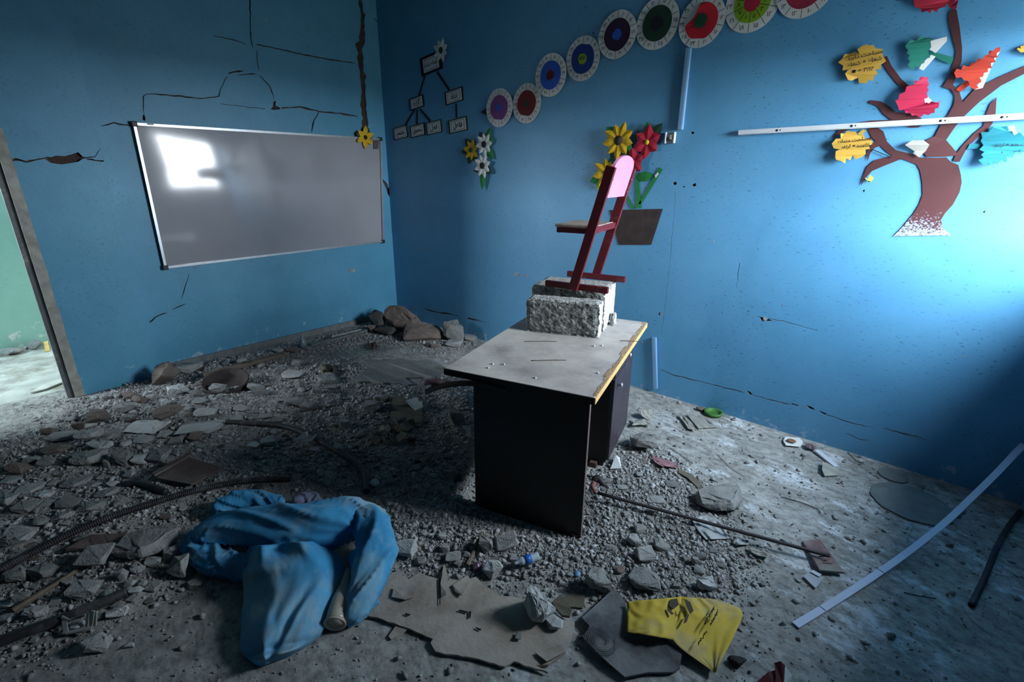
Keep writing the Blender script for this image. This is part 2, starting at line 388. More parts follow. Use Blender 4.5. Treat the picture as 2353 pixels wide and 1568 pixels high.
# --- floors
def floor_material():
    m = bpy.data.materials.new('worn_cement_floor'); m.use_nodes = True
    n = m.node_tree; b = n.nodes['Principled BSDF']; L = n.links.new
    g = n.nodes.new('ShaderNodeNewGeometry'); pos = g.outputs['Position']
    mp = n.nodes.new('ShaderNodeMapping'); mp.inputs['Rotation'].default_value = (0, 0, .7); mp.inputs['Scale'].default_value = (1, 1.6, 1); L(pos, mp.inputs[0])
    def nz(s, d, r, v): 
        x = n.nodes.new('ShaderNodeTexNoise'); x.inputs['Scale'].default_value = s; x.inputs['Detail'].default_value = d; x.inputs['Roughness'].default_value = r; L(v, x.inputs['Vector']); return x.outputs['Fac']
    def ramp(f, p0, p1, c0, c1):
        r = n.nodes.new('ShaderNodeValToRGB'); r.color_ramp.elements[0].position = p0; r.color_ramp.elements[1].position = p1; r.color_ramp.elements[0].color = (*c0, 1); r.color_ramp.elements[1].color = (*c1, 1); L(f, r.inputs[0]); return r.outputs[0]
    base = ramp(nz(5, 12, .78, pos), .36, .64, srgb((126, 126, 122)), srgb((178, 178, 173)))
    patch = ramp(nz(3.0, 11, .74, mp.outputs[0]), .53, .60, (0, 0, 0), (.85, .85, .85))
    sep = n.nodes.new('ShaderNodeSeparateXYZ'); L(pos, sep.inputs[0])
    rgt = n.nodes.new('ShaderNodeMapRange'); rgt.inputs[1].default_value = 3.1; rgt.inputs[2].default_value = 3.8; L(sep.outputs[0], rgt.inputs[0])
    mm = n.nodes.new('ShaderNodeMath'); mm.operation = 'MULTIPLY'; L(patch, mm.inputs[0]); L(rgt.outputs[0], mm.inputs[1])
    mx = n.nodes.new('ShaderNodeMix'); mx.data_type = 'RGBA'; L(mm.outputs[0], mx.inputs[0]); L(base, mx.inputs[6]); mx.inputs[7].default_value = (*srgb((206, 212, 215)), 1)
    dk = ramp(nz(17, 9, .75, mp.outputs[0]), .44, .64, (1.1, 1.1, 1.1), (.34, .33, .31))
    m2 = n.nodes.new('ShaderNodeMix'); m2.data_type = 'RGBA'; m2.blend_type = 'MULTIPLY'; m2.inputs[0].default_value = .8; L(mx.outputs[2], m2.inputs[6]); L(dk, m2.inputs[7])
    L(m2.outputs[2], b.inputs['Base Color']); b.inputs['Roughness'].default_value = .82
    bp = n.nodes.new('ShaderNodeBump'); bp.inputs['Strength'].default_value = .5; bp.inputs['Distance'].default_value = .008; L(nz(30, 10, .72, pos), bp.inputs['Height']); L(bp.outputs[0], b.inputs['Normal'])
    return m
abox('floor', (-.12, YB-.2, -.06), (WIN_X+TH, .26, 0), floor_material(), kind='structure')
M_HF = mat('pale_hallway_screed', (196, 200, 190), .8, .3, 5, .4, 30, dust=(120, 112, 98), dust_amt=.45)
abox('floor_hallway', (-1.9, -9, -.06), (-.12, 2, -.01), M_HF, kind='structure')
abox('wall_hallway', (-1.95, -4.9, -.06), (-1.62, 2, H), M_MINT, kind='structure')
for q in (((-1.65, -5.0, -.06), (-1.2, -4.9, H)), ((-.5, -5.0, -.06), (-.12, -4.9, H)), ((-1.2, -5.0, -.06), (-.5, -4.9, 1.2)), ((-1.2, -5.0, 2.3), (-.5, -4.9, H))):
    abox('wall_hallway_added', q[0], q[1], M_MINT, kind='structure')  # unseen end wall with a small opening, added to cut the hallway daylight
abox('wall_hallway_end', (-1.9, 1.2, -.06), (-.24, 1.4, H), M_MINT, kind='structure')
abox('ceiling_hallway', (-1.95, -4.9, H-.1), (-.12, 2, H+.1), M_CEIL, kind='structure')
abox('ground_outside', (-60, -70, -.45), (70, 60, -.35), mat('outdoor_earth', (120, 112, 98), .95, .3, 1), kind='structure')
# door frame: metal jamb in the reveal and a rough plaster band on the face
M_JAMB = mat('grey_metal_door_frame', (92, 98, 102), .45, .25, 14, .1, 40, dust=(150, 150, 140), dust_amt=.25)
d1 = abox('door_1', (PX-.115, PY0-.028, 0.0), (PX-.015, PY0+.002, DOOR_TOP), M_JAMB, kind='structure')
abox('door_rebate', (PX-.075, PY0-.05, 0.0), (PX-.015, PY0-.026, DOOR_TOP), M_JAMB, d1)
abox('door_head', (PX-.115, PY0-1.15, DOOR_TOP-.05), (PX-.015, PY0, DOOR_TOP), M_JAMB, d1)
abox('reveal_face', (-.12, PY0-.018, 0.0), (PX-.11, PY0+.001, DOOR_TOP), M_JAMB, d1)
jp = []
for k, yy in enumerate(np.linspace(DOOR_TOP-.2, 0.0, 40)):
    jp.append((yy, .044+.008*noise.noise(Vector((yy*6, 0, 3)))+.006*noise.noise(Vector((yy*25, 0, 3)))))
V = [(PX+.012, PY0-.012, z) for z, w_ in jp]+[(PX+.004, PY0+w_, z) for z, w_ in jp]+[(PX-.02, PY0-.012, z) for z, w_ in jp]
n_ = len(jp); F = [(i, i+1, n_+i+1, n_+i) for i in range(n_-1)]+[(i, 2*n_+i, 2*n_+i+1, i+1) for i in range(n_-1)]
fixn(mk('plaster_band', V, F, M_STUC, d1))
# skirting of bare render along the foot of the left wall
M_SK = mat('bare_render_skirting', (120, 126, 126), .95, .3, 16, .5, 50)
abox('baseboard_left', (0, PY1+.01, 0), (.018, 0, .055), M_SK, kind='structure')

# pale chips where the paint has come off
def chips(wallname, wall, lst):
    par = bpy.data.objects[wallname]
    for i, (px, py, r_) in enumerate(lst):
        rnd = random.Random(i*7+3); k = rnd.randint(6, 9)
        pts = [(px+math.cos(2*math.pi*j/k)*r_*rnd.uniform(.5, 1.2), py+math.sin(2*math.pi*j/k)*r_*.7*rnd.uniform(.5, 1.2)) for j in range(k)]
        wsheet('paint_chip', wall, pts, M_PLASTER, par, .0012, .001)
chips('wall_left', 'L', [(809, 621, 9), (612, 45, 6), (450, 615, 4), (700, 652, 3), (520, 712, 3), (640, 700, 3)])
chips('wall_right', 'R', [(1188, 631, 8), (1208, 634, 6), (1758, 733, 7), (1520, 722, 4), (2218, 820, 5), (1800, 700, 3), (1640, 555, 3), (960, 570, 5), (985, 573, 5)])
# ================================================================== WALL THINGS
M_ALU = mat('aluminium_frame', (176, 182, 186), .35, .15, 20, metal=.7)
M_BLACKP = mat('black_plastic', (22, 23, 25), .5, .2, 20)
M_BOARD = mat('whiteboard_enamel', (150, 152, 158), .09, .07, 2.5, .04, 2.2)
def whiteboard():
    q = [W('L', *p, .030) for p in ((308, 285), (874, 320), (880, 555), (380, 615))]
    t = thing('whiteboard', 'large whiteboard in an aluminium frame hanging on the cracked blue wall', 'whiteboard', [*q[3][:2], q[3][2]])
    c = sum(q)/4; inn = [p+(c-p)/np.linalg.norm(c-p)*.012 for p in q]
    inn = [p-NL*.006 for p in inn]
    V, F = [], []
    # panel as a fine grid so that it can bow slightly off the wall, as the photo's wavy reflection shows
    n = 24
    for i in range(n+1):
        for j in range(n+1):
            a, b = i/n, j/n
            p = (inn[0]*(1-a)+inn[1]*a)*(1-b)+(inn[3]*(1-a)+inn[2]*a)*b
            V.append(p+NL*(.019*math.sin(a*math.pi)*math.sin(.25*math.pi+b*1.6)+.0012*math.sin(a*9)*math.sin(b*7)))
    for i in range(n):
        for j in range(n): k = i*(n+1)+j; F.append((k, k+1, k+n+2, k+n+1))
    o = mk('writing_surface', V, F, M_BOARD, t, True); 
    bm = bmesh.new(); bm.from_mesh(o.data); bmesh.ops.recalc_face_normals(bm, faces=bm.faces)
    if sum(f.normal.x for f in bm.faces) < 0: bmesh.ops.reverse_faces(bm, faces=bm.faces)
    bm.to_mesh(o.data); bm.free()
    sheet('backing_panel', [p-NL*.01 for p in inn], NL, M_FRAME, t, .008)
    for i in range(4):
        a, b = q[i], q[(i+1) % 4]; bar('frame_rail', a, b, .018, .022, np.cross(b-a, NL), M_ALU, t)
    for p in q:
        V, F = boxv(p+NL*.001, EX, EY, EZ, .013, .019, .019); bev(mk('corner_cap', V, F, M_BLACKP, t), .005)
    wsheet('manufacturer_label', 'L', [(858, 322), (870, 322.5), (870, 343), (858, 342.5)], mat('grey_label', (70, 74, 78), .6, .3, 60), t, .034, .0006, label='small dark printed label in the corner')
    wsheet('brand_tag', 'L', [(338, 283), (353, 284), (353, 288), (338, 287)], mat('silver_tag', (150, 156, 160), .4, .2, 50), t, .043, .0006)
    M_DENT = mat('smudge_brown', (70, 62, 58), .8, .4, 60)
    for pts in ([(504, 484), (508, 480), (514, 479), (511, 483), (508, 489), (515, 491), (510, 493), (505, 490)], [(514, 480), (524, 479), (528, 482), (520, 487), (515, 485)]):
        wsheet('smudge', 'L', pts, M_DENT, t, .0285, .0006)
    for (px, py, r_) in ((511, 321, 5), (431, 330, 1.5), (509, 360, 3), (509, 367, 2.5), (508, 373, 2)):
        P = W('L', px, py, .025); lathe('dent', [(r_/180*.55, 0), (r_/180*.4, .003), (0.0001, .004)], P, M_BOARD, t, 10, NL)
    return t
whiteboard()

def paper(name, col, col2=None, rough=.75): return mat(name, col, rough, .12, 14, .06, 90, col2=col2)
M_YEL = paper('yellow_card', (206, 166, 22)); M_RED = paper('crimson_card', (172, 22, 52)); M_WHT = paper('white_card', (222, 224, 220))
M_GRN = paper('green_card', (30, 128, 58)); M_DGRN = paper('dark_green_card', (20, 62, 42)); M_BRN = paper('brown_card', (104, 44, 44)); M_POT = paper('dark_brown_card', (62, 48, 46), (44, 34, 32))
M_BLK = paper('black_card', (18, 18, 20)); M_PINK = paper('magenta_card', (176, 20, 66)); M_TEAL = paper('teal_card', (16, 116, 130)); M_ORG = paper('orange_card', (176, 50, 28)); M_MUST = paper('mustard_card', (192, 152, 58)); M_SGRN = paper('sea_green_card', (16, 116, 100)); M_GREY = paper('grey_paper', (150, 150, 142)); M_LIME = paper('lime_card', (132, 172, 28)); M_INK = mat('black_ink', (20, 20, 24), .6, .1, 20)
def leafshape(wall, cx, cy, r, ang, wid, off, lift=.006, m=None, name='leaf', parent=None):
    """pointed petal or leaf with a raised mid-rib, base at (cx,cy), length r (metres) at angle ang"""
    c = W(wall, cx, cy, off) if not isinstance(cx, np.ndarray) else cx
    a = WA(wall)*math.cos(ang)+UP*math.sin(ang); b = -WA(wall)*math.sin(ang)+UP*math.cos(ang); n = WN(wall)
    V = [c, c+a*r*.28+b*wid*.42+n*lift*.2, c+a*r*.55+b*wid*.5+n*lift*.5, c+a*r*.8+b*wid*.3+n*lift*.9, c+a*r+n*lift*1.5,
         c+a*r*.8-b*wid*.3+n*lift*.9, c+a*r*.55-b*wid*.5+n*lift*.5, c+a*r*.28-b*wid*.42+n*lift*.2, c+a*r*.3+n*lift*1.1, c+a*r*.6+n*lift*1.7]
    F = [(0, 8, 1), (0, 7, 8), (1, 8, 9, 2), (8, 7, 6, 9), (2, 9, 3), (9, 6, 5), (9, 4, 3), (9, 5, 4)]
    V2 = V+[v-n*.0008 for v in V]; F2 = F+[tuple(i+10 for i in f[::-1]) for f in F]+[(i, (i+1) % 8, (i+1) % 8+10, i+10) for i in range(8)]
    return fixn(mk(name, V2, F2, m, parent))
def vm(wall, px, py, r): return float(np.linalg.norm(W(wall, px, py)-W(wall, px, py+r)))
def flower(wall, px, py, rpx, n, m, mc, rc, label, off=.012, rot=0.0, leaves=(), name='paper_flower', wid=.5, skip=(), lift=.008):
    c = W(wall, px, py, off); t = thing(name, label, 'paper flower', c); R = vm(wall, px, py, rpx)
    for (ang, ln, lm) in leaves:
        leafshape(wall, c-WN(wall)*.006, 0, R*ln*1.22, math.radians(ang), R*.72, 0, .004, lm, 'leaf', t)
    for k in range(n):
        if k in skip: continue
        a = rot+2*math.pi*k/n; leafshape(wall, c+WN(wall)*(.001*(k % 2)), 0, R*(1+.08*math.sin(k*2.3)), a, R*wid, 0, lift, m, 'petal', t)
    if mc: lathe('flower_center', [(R*rc, 0), (R*rc*.95, .004), (.0001, .006)], c+WN(wall)*.006, mc, t, 16, WN(wall))
    return t
# yellow flower on the board rim, white flower on the chart
flower('L', 839, 316, 26, 6, M_YEL, M_BLK, .2, 'yellow paper flower stuck over the top rail of the whiteboard', .05, .4, ((160, .8, M_DGRN), (20, .8, M_DGRN), (60, .8, M_DGRN)))
flower('R', 1014, 116, 28, 8, M_WHT, M_DGRN, .28, 'white paper flower with green centre on the top chart card', .014, .35)
flower('R', 1083, 345, 26, 7, M_YEL, M_DGRN, .22, 'yellow paper flower with dark leaves in the three-flower cluster', .012, .3, ((130, 1.1, M_DGRN), (185, 1.15, M_DGRN), (300, 1.1, M_DGRN), (250, 1.1, M_DGRN)), lift=.004)
flower('R', 1113, 332, 28, 8, M_WHT, M_BLK, .28, 'upper white paper flower with black centre in the cluster', .026, .1, ((60, 1.3, M_GRN), (120, 1.0, M_DGRN), (-50, 1.35, M_GRN), (20, 1.0, M_GRN)), lift=.004)
flower('R', 1109, 381, 28, 8, M_WHT, M_BLK, .27, 'lower white paper flower with black centre above a single leaf', .040, .3, ((268, 1.65, M_GRN), (330, 1.0, M_DGRN), (200, 1.0, M_DGRN)), lift=.004)

# sentence chart: cards joined by black paper strips
def card(px, py, hw, hh, text, mb, label, border=.2, tilt=.0):
    c = W('R', px, py, .006); a = WA('R')*math.cos(tilt)+UP*math.sin(tilt); b = -WA('R')*math.sin(tilt)+UP*math.cos(tilt)
    hh = vm('R', px, py, hh); hw = abs(float(W('R', px+hw, py)[0]-W('R', px-hw, py)[0]))/2
    t = thing('chart_card', label, 'chart card', c)
    def rect(k, s): return [c+a*hw*s*x+b*(hh-min(hw, hh)*(1-s))*y+NR*k for x, y in ((-1, -1), (1, -1), (1, 1), (-1, 1))]
    sheet('card_border', rect(0, 1), NR, mb, t); sheet('card_face', rect(.001, 1-border), NR, M_WHT, t)
    parts = []
    R1 = rect(.0016, 1-border-.16)
    for i in range(4): parts.append(barv(R1[i], R1[(i+1) % 4], .0035, .0004, np.cross(R1[(i+1) % 4]-R1[i], NR)))
    parts.append(textv(shape(text), hh*1.05, c+NR*.0018, a, b, .02, hw*1.15)); V, F = merge(parts); mk('print', V, F, M_INK, t, kind='stuff')
    return t
card(990, 146, 25, 22, 'جمله ساده', M_BLK, 'black-bordered top card of the sentence chart', .28, .12)
card(957, 236, 17, 14, 'گزاره', M_BLK, 'card with three strips hanging below it in the chart', .2, .12)
card(1043, 221, 21, 16, 'نهاد', M_BLK, 'card on the right arm of the chart with one strip below', .16, .12)
card(920, 305, 16, 14, 'متمم', M_BLK, 'chart card next to the room corner, end of the slanting strip', .14, .1)
card(959, 300, 17, 14, 'مفعول', M_BLK, 'bottom chart card under the middle strip', .16, .1)
card(997, 293, 18, 15, 'فعل', M_DGRN, 'green-bordered bottom chart card of the three-strip branch', .16, .1)
card(1052, 288, 22, 16, 'فاعل', M_DGRN, 'green-bordered chart card alone below the single strip', .16, .1)
for a, b, lb in (((978, 168), (962, 222), 'black strip slanting down from the top chart card towards the corner'), ((1004, 165), (1032, 207), 'black strip slanting down from the top chart card towards the wheels'), ((953, 251), (930, 290), 'black strip to the corner card of the chart'), ((958, 252), (958, 285), 'upright middle black strip of the three-strip branch'), ((965, 251), (989, 279), 'black strip to the green card of the three-strip branch'), ((1048, 238), (1049, 271), 'single upright black strip between two chart cards')):
    bar('paper_strip', W('R', *a, .004), W('R', *b, .004), .022, .001, EX, M_BLK, label=lb, cat='paper strip')

# times-table wheels
def wheel(px, py, rpx, n, m_mid, m_in, rm, ri, desc, text=None, inner=False, fold=False, rot=0.0, ink=M_INK):
    c = W('R', px, py, .008 if n % 2 else .0165); R = vm('R', px, py, rpx); t = thing('number_wheel', desc, 'number wheel', c, None)
    a, b = WA('R'), UP
    def disc(k, r_, cut=None, seg=40):
        P = []
        for i in range(seg):
            g = 2*math.pi*i/seg; x, y = math.cos(g)*r_, math.sin(g)*r_; lift = 0
            if cut and -x*.8+y*.6 > cut*r_:
                e = (-x*.8+y*.6)-cut*r_; x += .8*e*1.6; y -= .6*e*1.6; lift = .012
            P.append(c+a*x+b*y*1.0+NR*(k+lift+.0025*math.sin(g*3+px)))
        return P
    sheet('outer_disc', disc(0, R), NR, M_WHT, t); sheet('middle_disc', disc(.003, R*rm, .72 if fold else None), NR, m_mid, t); sheet('center_disc', disc(.0155 if fold else .0045, R*ri, None, 24), NR, m_in, t)
    parts = []
    for k in range(10):
        g = math.pi/2+rot+math.pi/10*0-2*math.pi*k/10
        d = a*math.cos(g)+b*math.sin(g); parts.append(barv(c+d*R*(rm+.02)+NR*.0042, c+d*R*.98+NR*.0042, .003, .0004, np.cross(d, NR)))
        if inner: parts.append(barv(c+d*R*(ri+.02)+NR*.0065, c+d*R*(rm-.01)+NR*.0065, .003, .0004, np.cross(d, NR)))
        g2 = g-math.pi/10; d2 = a*math.cos(g2)+b*math.sin(g2)
        parts.append(textv(fa(n*(k+1)), R*.22, c+d2*R*(1+rm)/2+NR*.0045, a, b, .012))
        if inner: parts.append(textv(fa(k+1), R*.22, c+d2*R*(rm+ri)/2+NR*.0065, a, b, .012))
    if text: parts.append(textv(text, R*.3, c+NR*.0078, a, b, .02))
    V, F = merge(parts); mk('numerals', V, F, ink, t, kind='stuff')
M_PUR = paper('purple_card', (122, 66, 128)); M_BLU = paper('royal_blue_card', (36, 84, 184)); M_DRED = paper('dark_red_card', (96, 16, 22)); M_DBLU = paper('navy_card', (22, 52, 130)); M_AUB = paper('aubergine_card', (42, 18, 52)); M_BOT = paper('bottle_green_card', (14, 54, 38)); M_SCAR = paper('scarlet_card', (190, 22, 40)); M_CRIM = paper('rose_card', (150, 34, 62)); M_NIGHT = paper('night_card', (16, 22, 34))
PEN = mat('pencil_ink', (70, 74, 84), .7, .1, 20)
wheel(1147, 248, 44, 10, M_PUR, M_BLU, .66, .2, 'purple number wheel with a small blue centre, end of the row', ink=PEN)
wheel(1210, 238, 45.5, 9, M_DRED, M_BOT, .66, .17, 'dark red number wheel with dark green centre', ink=PEN)
wheel(1265, 173, 49, 8, M_BLU, M_DRED, .67, .24, 'blue number wheel with dark red centre')
wheel(1339, 135, 51, 7, M_DBLU, M_LIME, .68, .25, 'navy number wheel with lime green centre', '×'+fa(7))
wheel(1418, 80, 54.5, 6, M_AUB, M_BLU, .68, .24, 'aubergine number wheel with bright blue centre')
wheel(1510, 54, 59, 5, M_BOT, M_NIGHT, .68, .3, 'bottle green number wheel with a near-black centre')
wheel(1612, 49, 59, 4, M_SCAR, M_DGRN, .70, .28, 'scarlet number wheel with green centre and folded rim', fold=True)
wheel(1729, 6, 67, 3, M_LIME, M_RED, .67, .3, 'lime number wheel with a red centre', inner=True)
wheel(1852, -28, 67, 2, M_CRIM, M_BOT, .68, .28, 'rose number wheel, last before the paper tree')
wsheet('paper_triangle', 'R', [(1118, 248), (1104, 258), (1118, 265)], M_BLK, off=.006, label='small black paper triangle at the end of the wheel row', cat='paper shape')

# flower pot picture
fp = thing('paper_flowerpot', 'dark brown paper flowerpot with green stems on the wall behind the chair', 'paper flowerpot', W('R', 1460, 563, .004))
wsheet('pot', 'R', [(1400, 483), (1523, 480), (1496, 563), (1421, 563)], M_POT, fp, .004)
for pts in ([(1462, 480), (1474, 478), (1467, 400), (1461, 400)], [(1466, 470), (1474, 468), (1523, 389), (1514, 385)], [(1452, 481), (1459, 479), (1441, 449), (1437, 453)]):
    wsheet('stem', 'R', pts, M_GRN, fp, .006)
flower('R', 1422, 323, 42, 9, M_YEL, M_POT, .27, 'large yellow paper sunflower at the top of the pot', .040, .5, ((140, .95, M_GRN), (280, 1.1, M_DGRN), (320, 1.0, M_GRN), (255, 1.1, M_DGRN)), wid=.52)
flower('R', 1487, 327, 38, 6, M_RED, M_YEL, .16, 'red paper flower with yellow centre beside the sunflower', .02, .45, ((95, 1.0, M_GRN), (50, 1.15, M_DGRN), (250, .9, M_GRN)), wid=.7)
flower('R', 1395, 398, 38, 8, M_YEL, M_POT, .24, 'yellow paper flower half hidden behind the chair back', .02, .2, ((205, 1.1, M_GRN), (235, 1.0, M_LIME), (340, 1.2, M_DGRN)))
flower('R', 1456, 372, 30, 5, M_RED, M_RED, .15, 'small red paper flower beside the pink chair back', .042, .5, (), wid=.75)
leafshape('R', 1462, 408, .13, .1, .07, .008, .004, M_GRN, 'paper_leaf')
setp(bpy.data.objects['paper_leaf'], 'small green paper leaf on the upright stem', 'paper leaf')
wsheet('tape_scrap', 'R', [(1504, 404), (1511, 396), (1514, 400), (1507, 409)], M_WHT, off=.009, label='scrap of white tape on the slanting paper stem', cat='tape')

# paper tree
M_TRUNK = mat('brown_tree_card', (76, 34, 36), .75, .25, 5, .06, 90)
def trunk_material():
    """the brown card with white primer sprayed over its foot"""
    m = M_TRUNK.copy(); m.name = 'brown_tree_card_sprayed'; n = m.node_tree; L = n.links.new; b = n.nodes['Principled BSDF']
    src = b.inputs['Base Color'].links[0].from_socket; g = n.nodes.new('ShaderNodeNewGeometry'); sp = n.nodes.new('ShaderNodeSeparateXYZ'); L(g.outputs['Position'], sp.inputs[0])
    mr = n.nodes.new('ShaderNodeMapRange'); mr.inputs[1].default_value = 1.49; mr.inputs[2].default_value = 1.31; mr.inputs[3].default_value = 0; mr.inputs[4].default_value = .55; L(sp.outputs[2], mr.inputs[0])
    z = n.nodes.new('ShaderNodeTexNoise'); z.inputs['Scale'].default_value = 130; z.inputs['Detail'].default_value = 3; L(g.outputs['Position'], z.inputs['Vector'])
    ad = n.nodes.new('ShaderNodeMath'); ad.operation = 'ADD'; L(mr.outputs[0], ad.inputs[0]); L(z.outputs['Fac'], ad.inputs[1])
    r = n.nodes.new('ShaderNodeValToRGB'); r.color_ramp.elements[0].position = .78; r.color_ramp.elements[1].position = 1.05; L(ad.outputs[0], r.inputs[0])
    mx = n.nodes.new('ShaderNodeMix'); mx.data_type = 'RGBA'; L(r.outputs[0], mx.inputs[0]); L(src, mx.inputs[6]); mx.inputs[7].default_value = (*srgb((148, 168, 190)), 1); L(mx.outputs[2], b.inputs['Base Color'])
    return m
tree = thing('paper_tree', 'brown paper tree with bare curling branches on the blue wall', 'paper tree', W('R', 2120, 541, .004))
wsheet('trunk', 'R', [(2053, 543), (2075, 520), (2098, 492), (2112, 470), (2120, 447), (2119, 420), (2114, 392), (2106, 378), (2080, 368), (2055, 361), (2040, 352), (2020, 333), (2003, 316), (1993, 294), (2012, 290), (2030, 302), (2038, 325), (2058, 345), (2100, 355), (2115, 362), (2150, 363), (2175, 362), (2185, 372), (2202, 379), (2208, 402), (2210, 420), (2205, 442), (2190, 470), (2172, 490), (2162, 506), (2168, 525), (2186, 541)], trunk_material(), tree, .004)
# the spray of white primer at the foot of the trunk
wsheet('branch', 'R', [(2128, 323, .004), (2148, 313), (2163, 285), (2180, 262), (2192, 240), (2195, 220), (2185, 205), (2176, 203), (2166, 199), (2182, 175), (2198, 120), (2190, 90), (2180, 50), (2180, 30), (2190, 18), (2198, 22), (2205, 60), (2211, 110), (2210, 140), (2198, 175), (2190, 195), (2204, 208), (2212, 235), (2240, 205), (2300, 175), (2353, 152), (2400, 138), (2400, 158), (2353, 170), (2300, 197), (2250, 235), (2218, 265), (2196, 290), (2174, 322), (2190, 340), (2203, 357), (2172, 360), (2130, 361), (2118, 345)], M_TRUNK, tree, .007)
wsheet('branch', 'R', [(2024, 136), (2038, 128), (2048, 150), (2070, 180), (2098, 206), (2082, 213), (2056, 186), (2036, 160)], M_TRUNK, tree, .005)
wsheet('branch', 'R', [(1996, 236), (2000, 230), (2024, 233), (2045, 245), (2058, 258), (2100, 262), (2118, 272), (2124, 285), (2110, 293), (2090, 293), (2050, 277), (2030, 262), (2018, 245)], M_TRUNK, tree, .006)
wsheet('branch', 'R', [(2060, 275), (2000, 277), (1955, 284), (1930, 297), (1911, 318), (1940, 302), (1975, 290), (2040, 284), (2070, 283)], M_TRUNK, tree, .007)
wsheet('branch', 'R', [(2018, 325), (2005, 328), (1996, 338), (1992, 356), (1993, 372), (2000, 352), (2010, 340), (2024, 335)], M_TRUNK, tree, .0055)
wsheet('branch', 'R', [(2050, 358), (2010, 368), (1992, 384), (1982, 410), (1978, 428), (1990, 408), (2004, 393), (2030, 382), (2070, 366)], M_TRUNK, tree, .0055)
wsheet('branch', 'R', [(2198, 352), (2214, 332), (2240, 305), (2260, 289), (2266, 262), (2275, 240), (2290, 223), (2288, 260), (2280, 285), (2268, 300), (2245, 318), (2222, 340), (2205, 372), (2190, 370)], M_TRUNK, tree, .006)
def jag(pts, k=1, amp=5, seed=1):
    """saw-tooth a leaf outline"""
    rnd = random.Random(seed); out = []
    ar = sum(p[0]*q[1]-q[0]*p[1] for p, q in zip(pts, pts[1:]+pts[:1])); sg = 1 if ar > 0 else -1
    for p, q in zip(pts, pts[1:]+pts[:1]):
        dx, dy = q[0]-p[0], q[1]-p[1]; l = math.hypot(dx, dy) or 1; n = max(1, int(l/13))*2
        lp = p[2] if len(p) > 2 else 0; lq = q[2] if len(q) > 2 else 0
        for i in range(n):
            t = i/n; s_ = k*amp*rnd.uniform(.6, 2.0) if i % 2 else -k*amp*.3
            t2 = t+(rnd.uniform(-.25, .4)/n if i else 0)
            out.append((p[0]+dx*t2+sg*dy/l*s_, p[1]+dy*t2-sg*dx/l*s_, lp+(lq-lp)*t))
    return out
def pleaf(pts, m, label, amp=5, k=1, seed=1, white=(), lines=(), extra=(), off=.012):
    c = np.mean([W('R', p[0], p[1], off) for p in pts], axis=0); t = thing('paper_leaf', label, 'paper leaf', c)
    wsheet('leaf_blade', 'R', jag(pts, k, amp, seed), m, t, off)
    for e in extra: wsheet('leaf_stalk', 'R', e, m, t, off-.002)
    for w_ in white: wsheet('folded_back', 'R', w_, M_WHT, t, off+.006, label='white reverse side folded forward')
    if lines:
        parts = [textv(b if 'π' in b else shape(b), vm('R', *p, s), W('R', *p, off+.0165), WA('R')*math.cos(g)+UP*math.sin(g), -WA('R')*math.sin(g)+UP*math.cos(g), .015) for (b, p, s, g) in lines]
        V, F = merge(parts); mk('handwriting', V, F, M_INK, t, kind='stuff')
    return t
pleaf([(1935, 135, .01), (1952, 123), (1975, 125, .012), (1982, 106, .02), (1998, 106, .02), (2014, 112, .015), (2030, 128, .01), (2026, 150, .008), (2012, 160, .008), (2010, 175), (1985, 192), (1972, 180), (1948, 184, .016), (1950, 162, .016), (1937, 152, .012)], M_MUST, 'mustard paper leaf with circle-area notes beside the bare branch stub', 5, 1, 3, (), (('مساحت دایره', (1988, 126), 13, .1), ('شعاع × شعاع', (1986, 142), 13, .12), ('π = ۳/۱۴', (1983, 161), 13, .03)))
pleaf([(2082, 104, .02), (2105, 94, .01), (2128, 86), (2140, 96, .01), (2134, 120, .012), (2118, 150, .012), (2092, 160, .02), (2090, 130, .02)], M_SGRN, 'sea green paper leaf with folded white corners and a stalk to the branch', 5, 1, 5,
      ([(2138, 94), (2176, 84), (2176, 94), (2150, 122), (2136, 114)], [(2140, 126), (2150, 130), (2122, 162), (2112, 158), (2118, 146)]), (), ([(2134, 116), (2192, 132), (2186, 148), (2160, 138), (2136, 124)],))
pleaf([(2065, 228, .03), (2080, 212, .03), (2100, 196, .035), (2126, 178, .03), (2133, 188, .02), (2131, 215, .02), (2120, 240, .015), (2150, 236, .03), (2160, 240, .025), (2140, 262, .01), (2105, 266, .008), (2078, 255, .012), (2062, 243, .025)], M_PINK, 'magenta paper leaf curling off the wall above the cable duct', 4, 1, 7, ([(2118, 225), (2128, 218), (2146, 236), (2126, 252), (2116, 246)],))
pleaf([(2192, 168, .025), (2226, 154, .02), (2256, 138, .03), (2280, 120, .04), (2298, 113, .04), (2270, 160, .02), (2252, 180, .015), (2238, 208, .02), (2226, 188, .015), (2208, 180, .02)], M_ORG, 'orange and white folded paper leaf on the branch fork', 4, 1, 9, ([(2228, 168), (2262, 140), (2300, 114), (2280, 150), (2258, 202), (2240, 206), (2256, 182), (2238, 180)],), (), ([(2196, 206), (2222, 184), (2230, 194), (2206, 212)],))
pleaf([(2098, -8), (2130, -20), (2180, -22), (2200, 12, .01), (2192, 22), (2176, 6), (2158, 22, .01), (2130, 28, .018), (2115, 22, .012), (2098, 4, .02)], M_RED, 'crimson paper leaf at the very top of the tree', 5, 1, 11)
pleaf([(1912, 330, .02), (1932, 318, .015), (1940, 306), (1958, 302), (1972, 310), (1990, 318), (2006, 324, .012), (1990, 345, .01), (1982, 362, .012), (1960, 358, .012), (1935, 372, .025), (1920, 360, .025), (1930, 345, .015)], M_MUST, 'mustard paper leaf with two lines of notes under the cable duct', 4, 1, 13, (), (('مساحت متوازی', (1960, 322), 11, .1), ('قاعده × ارتفاع', (1962, 336), 11, .05)), ([(1970, 308), (1984, 297), (1990, 300), (1980, 311)],))
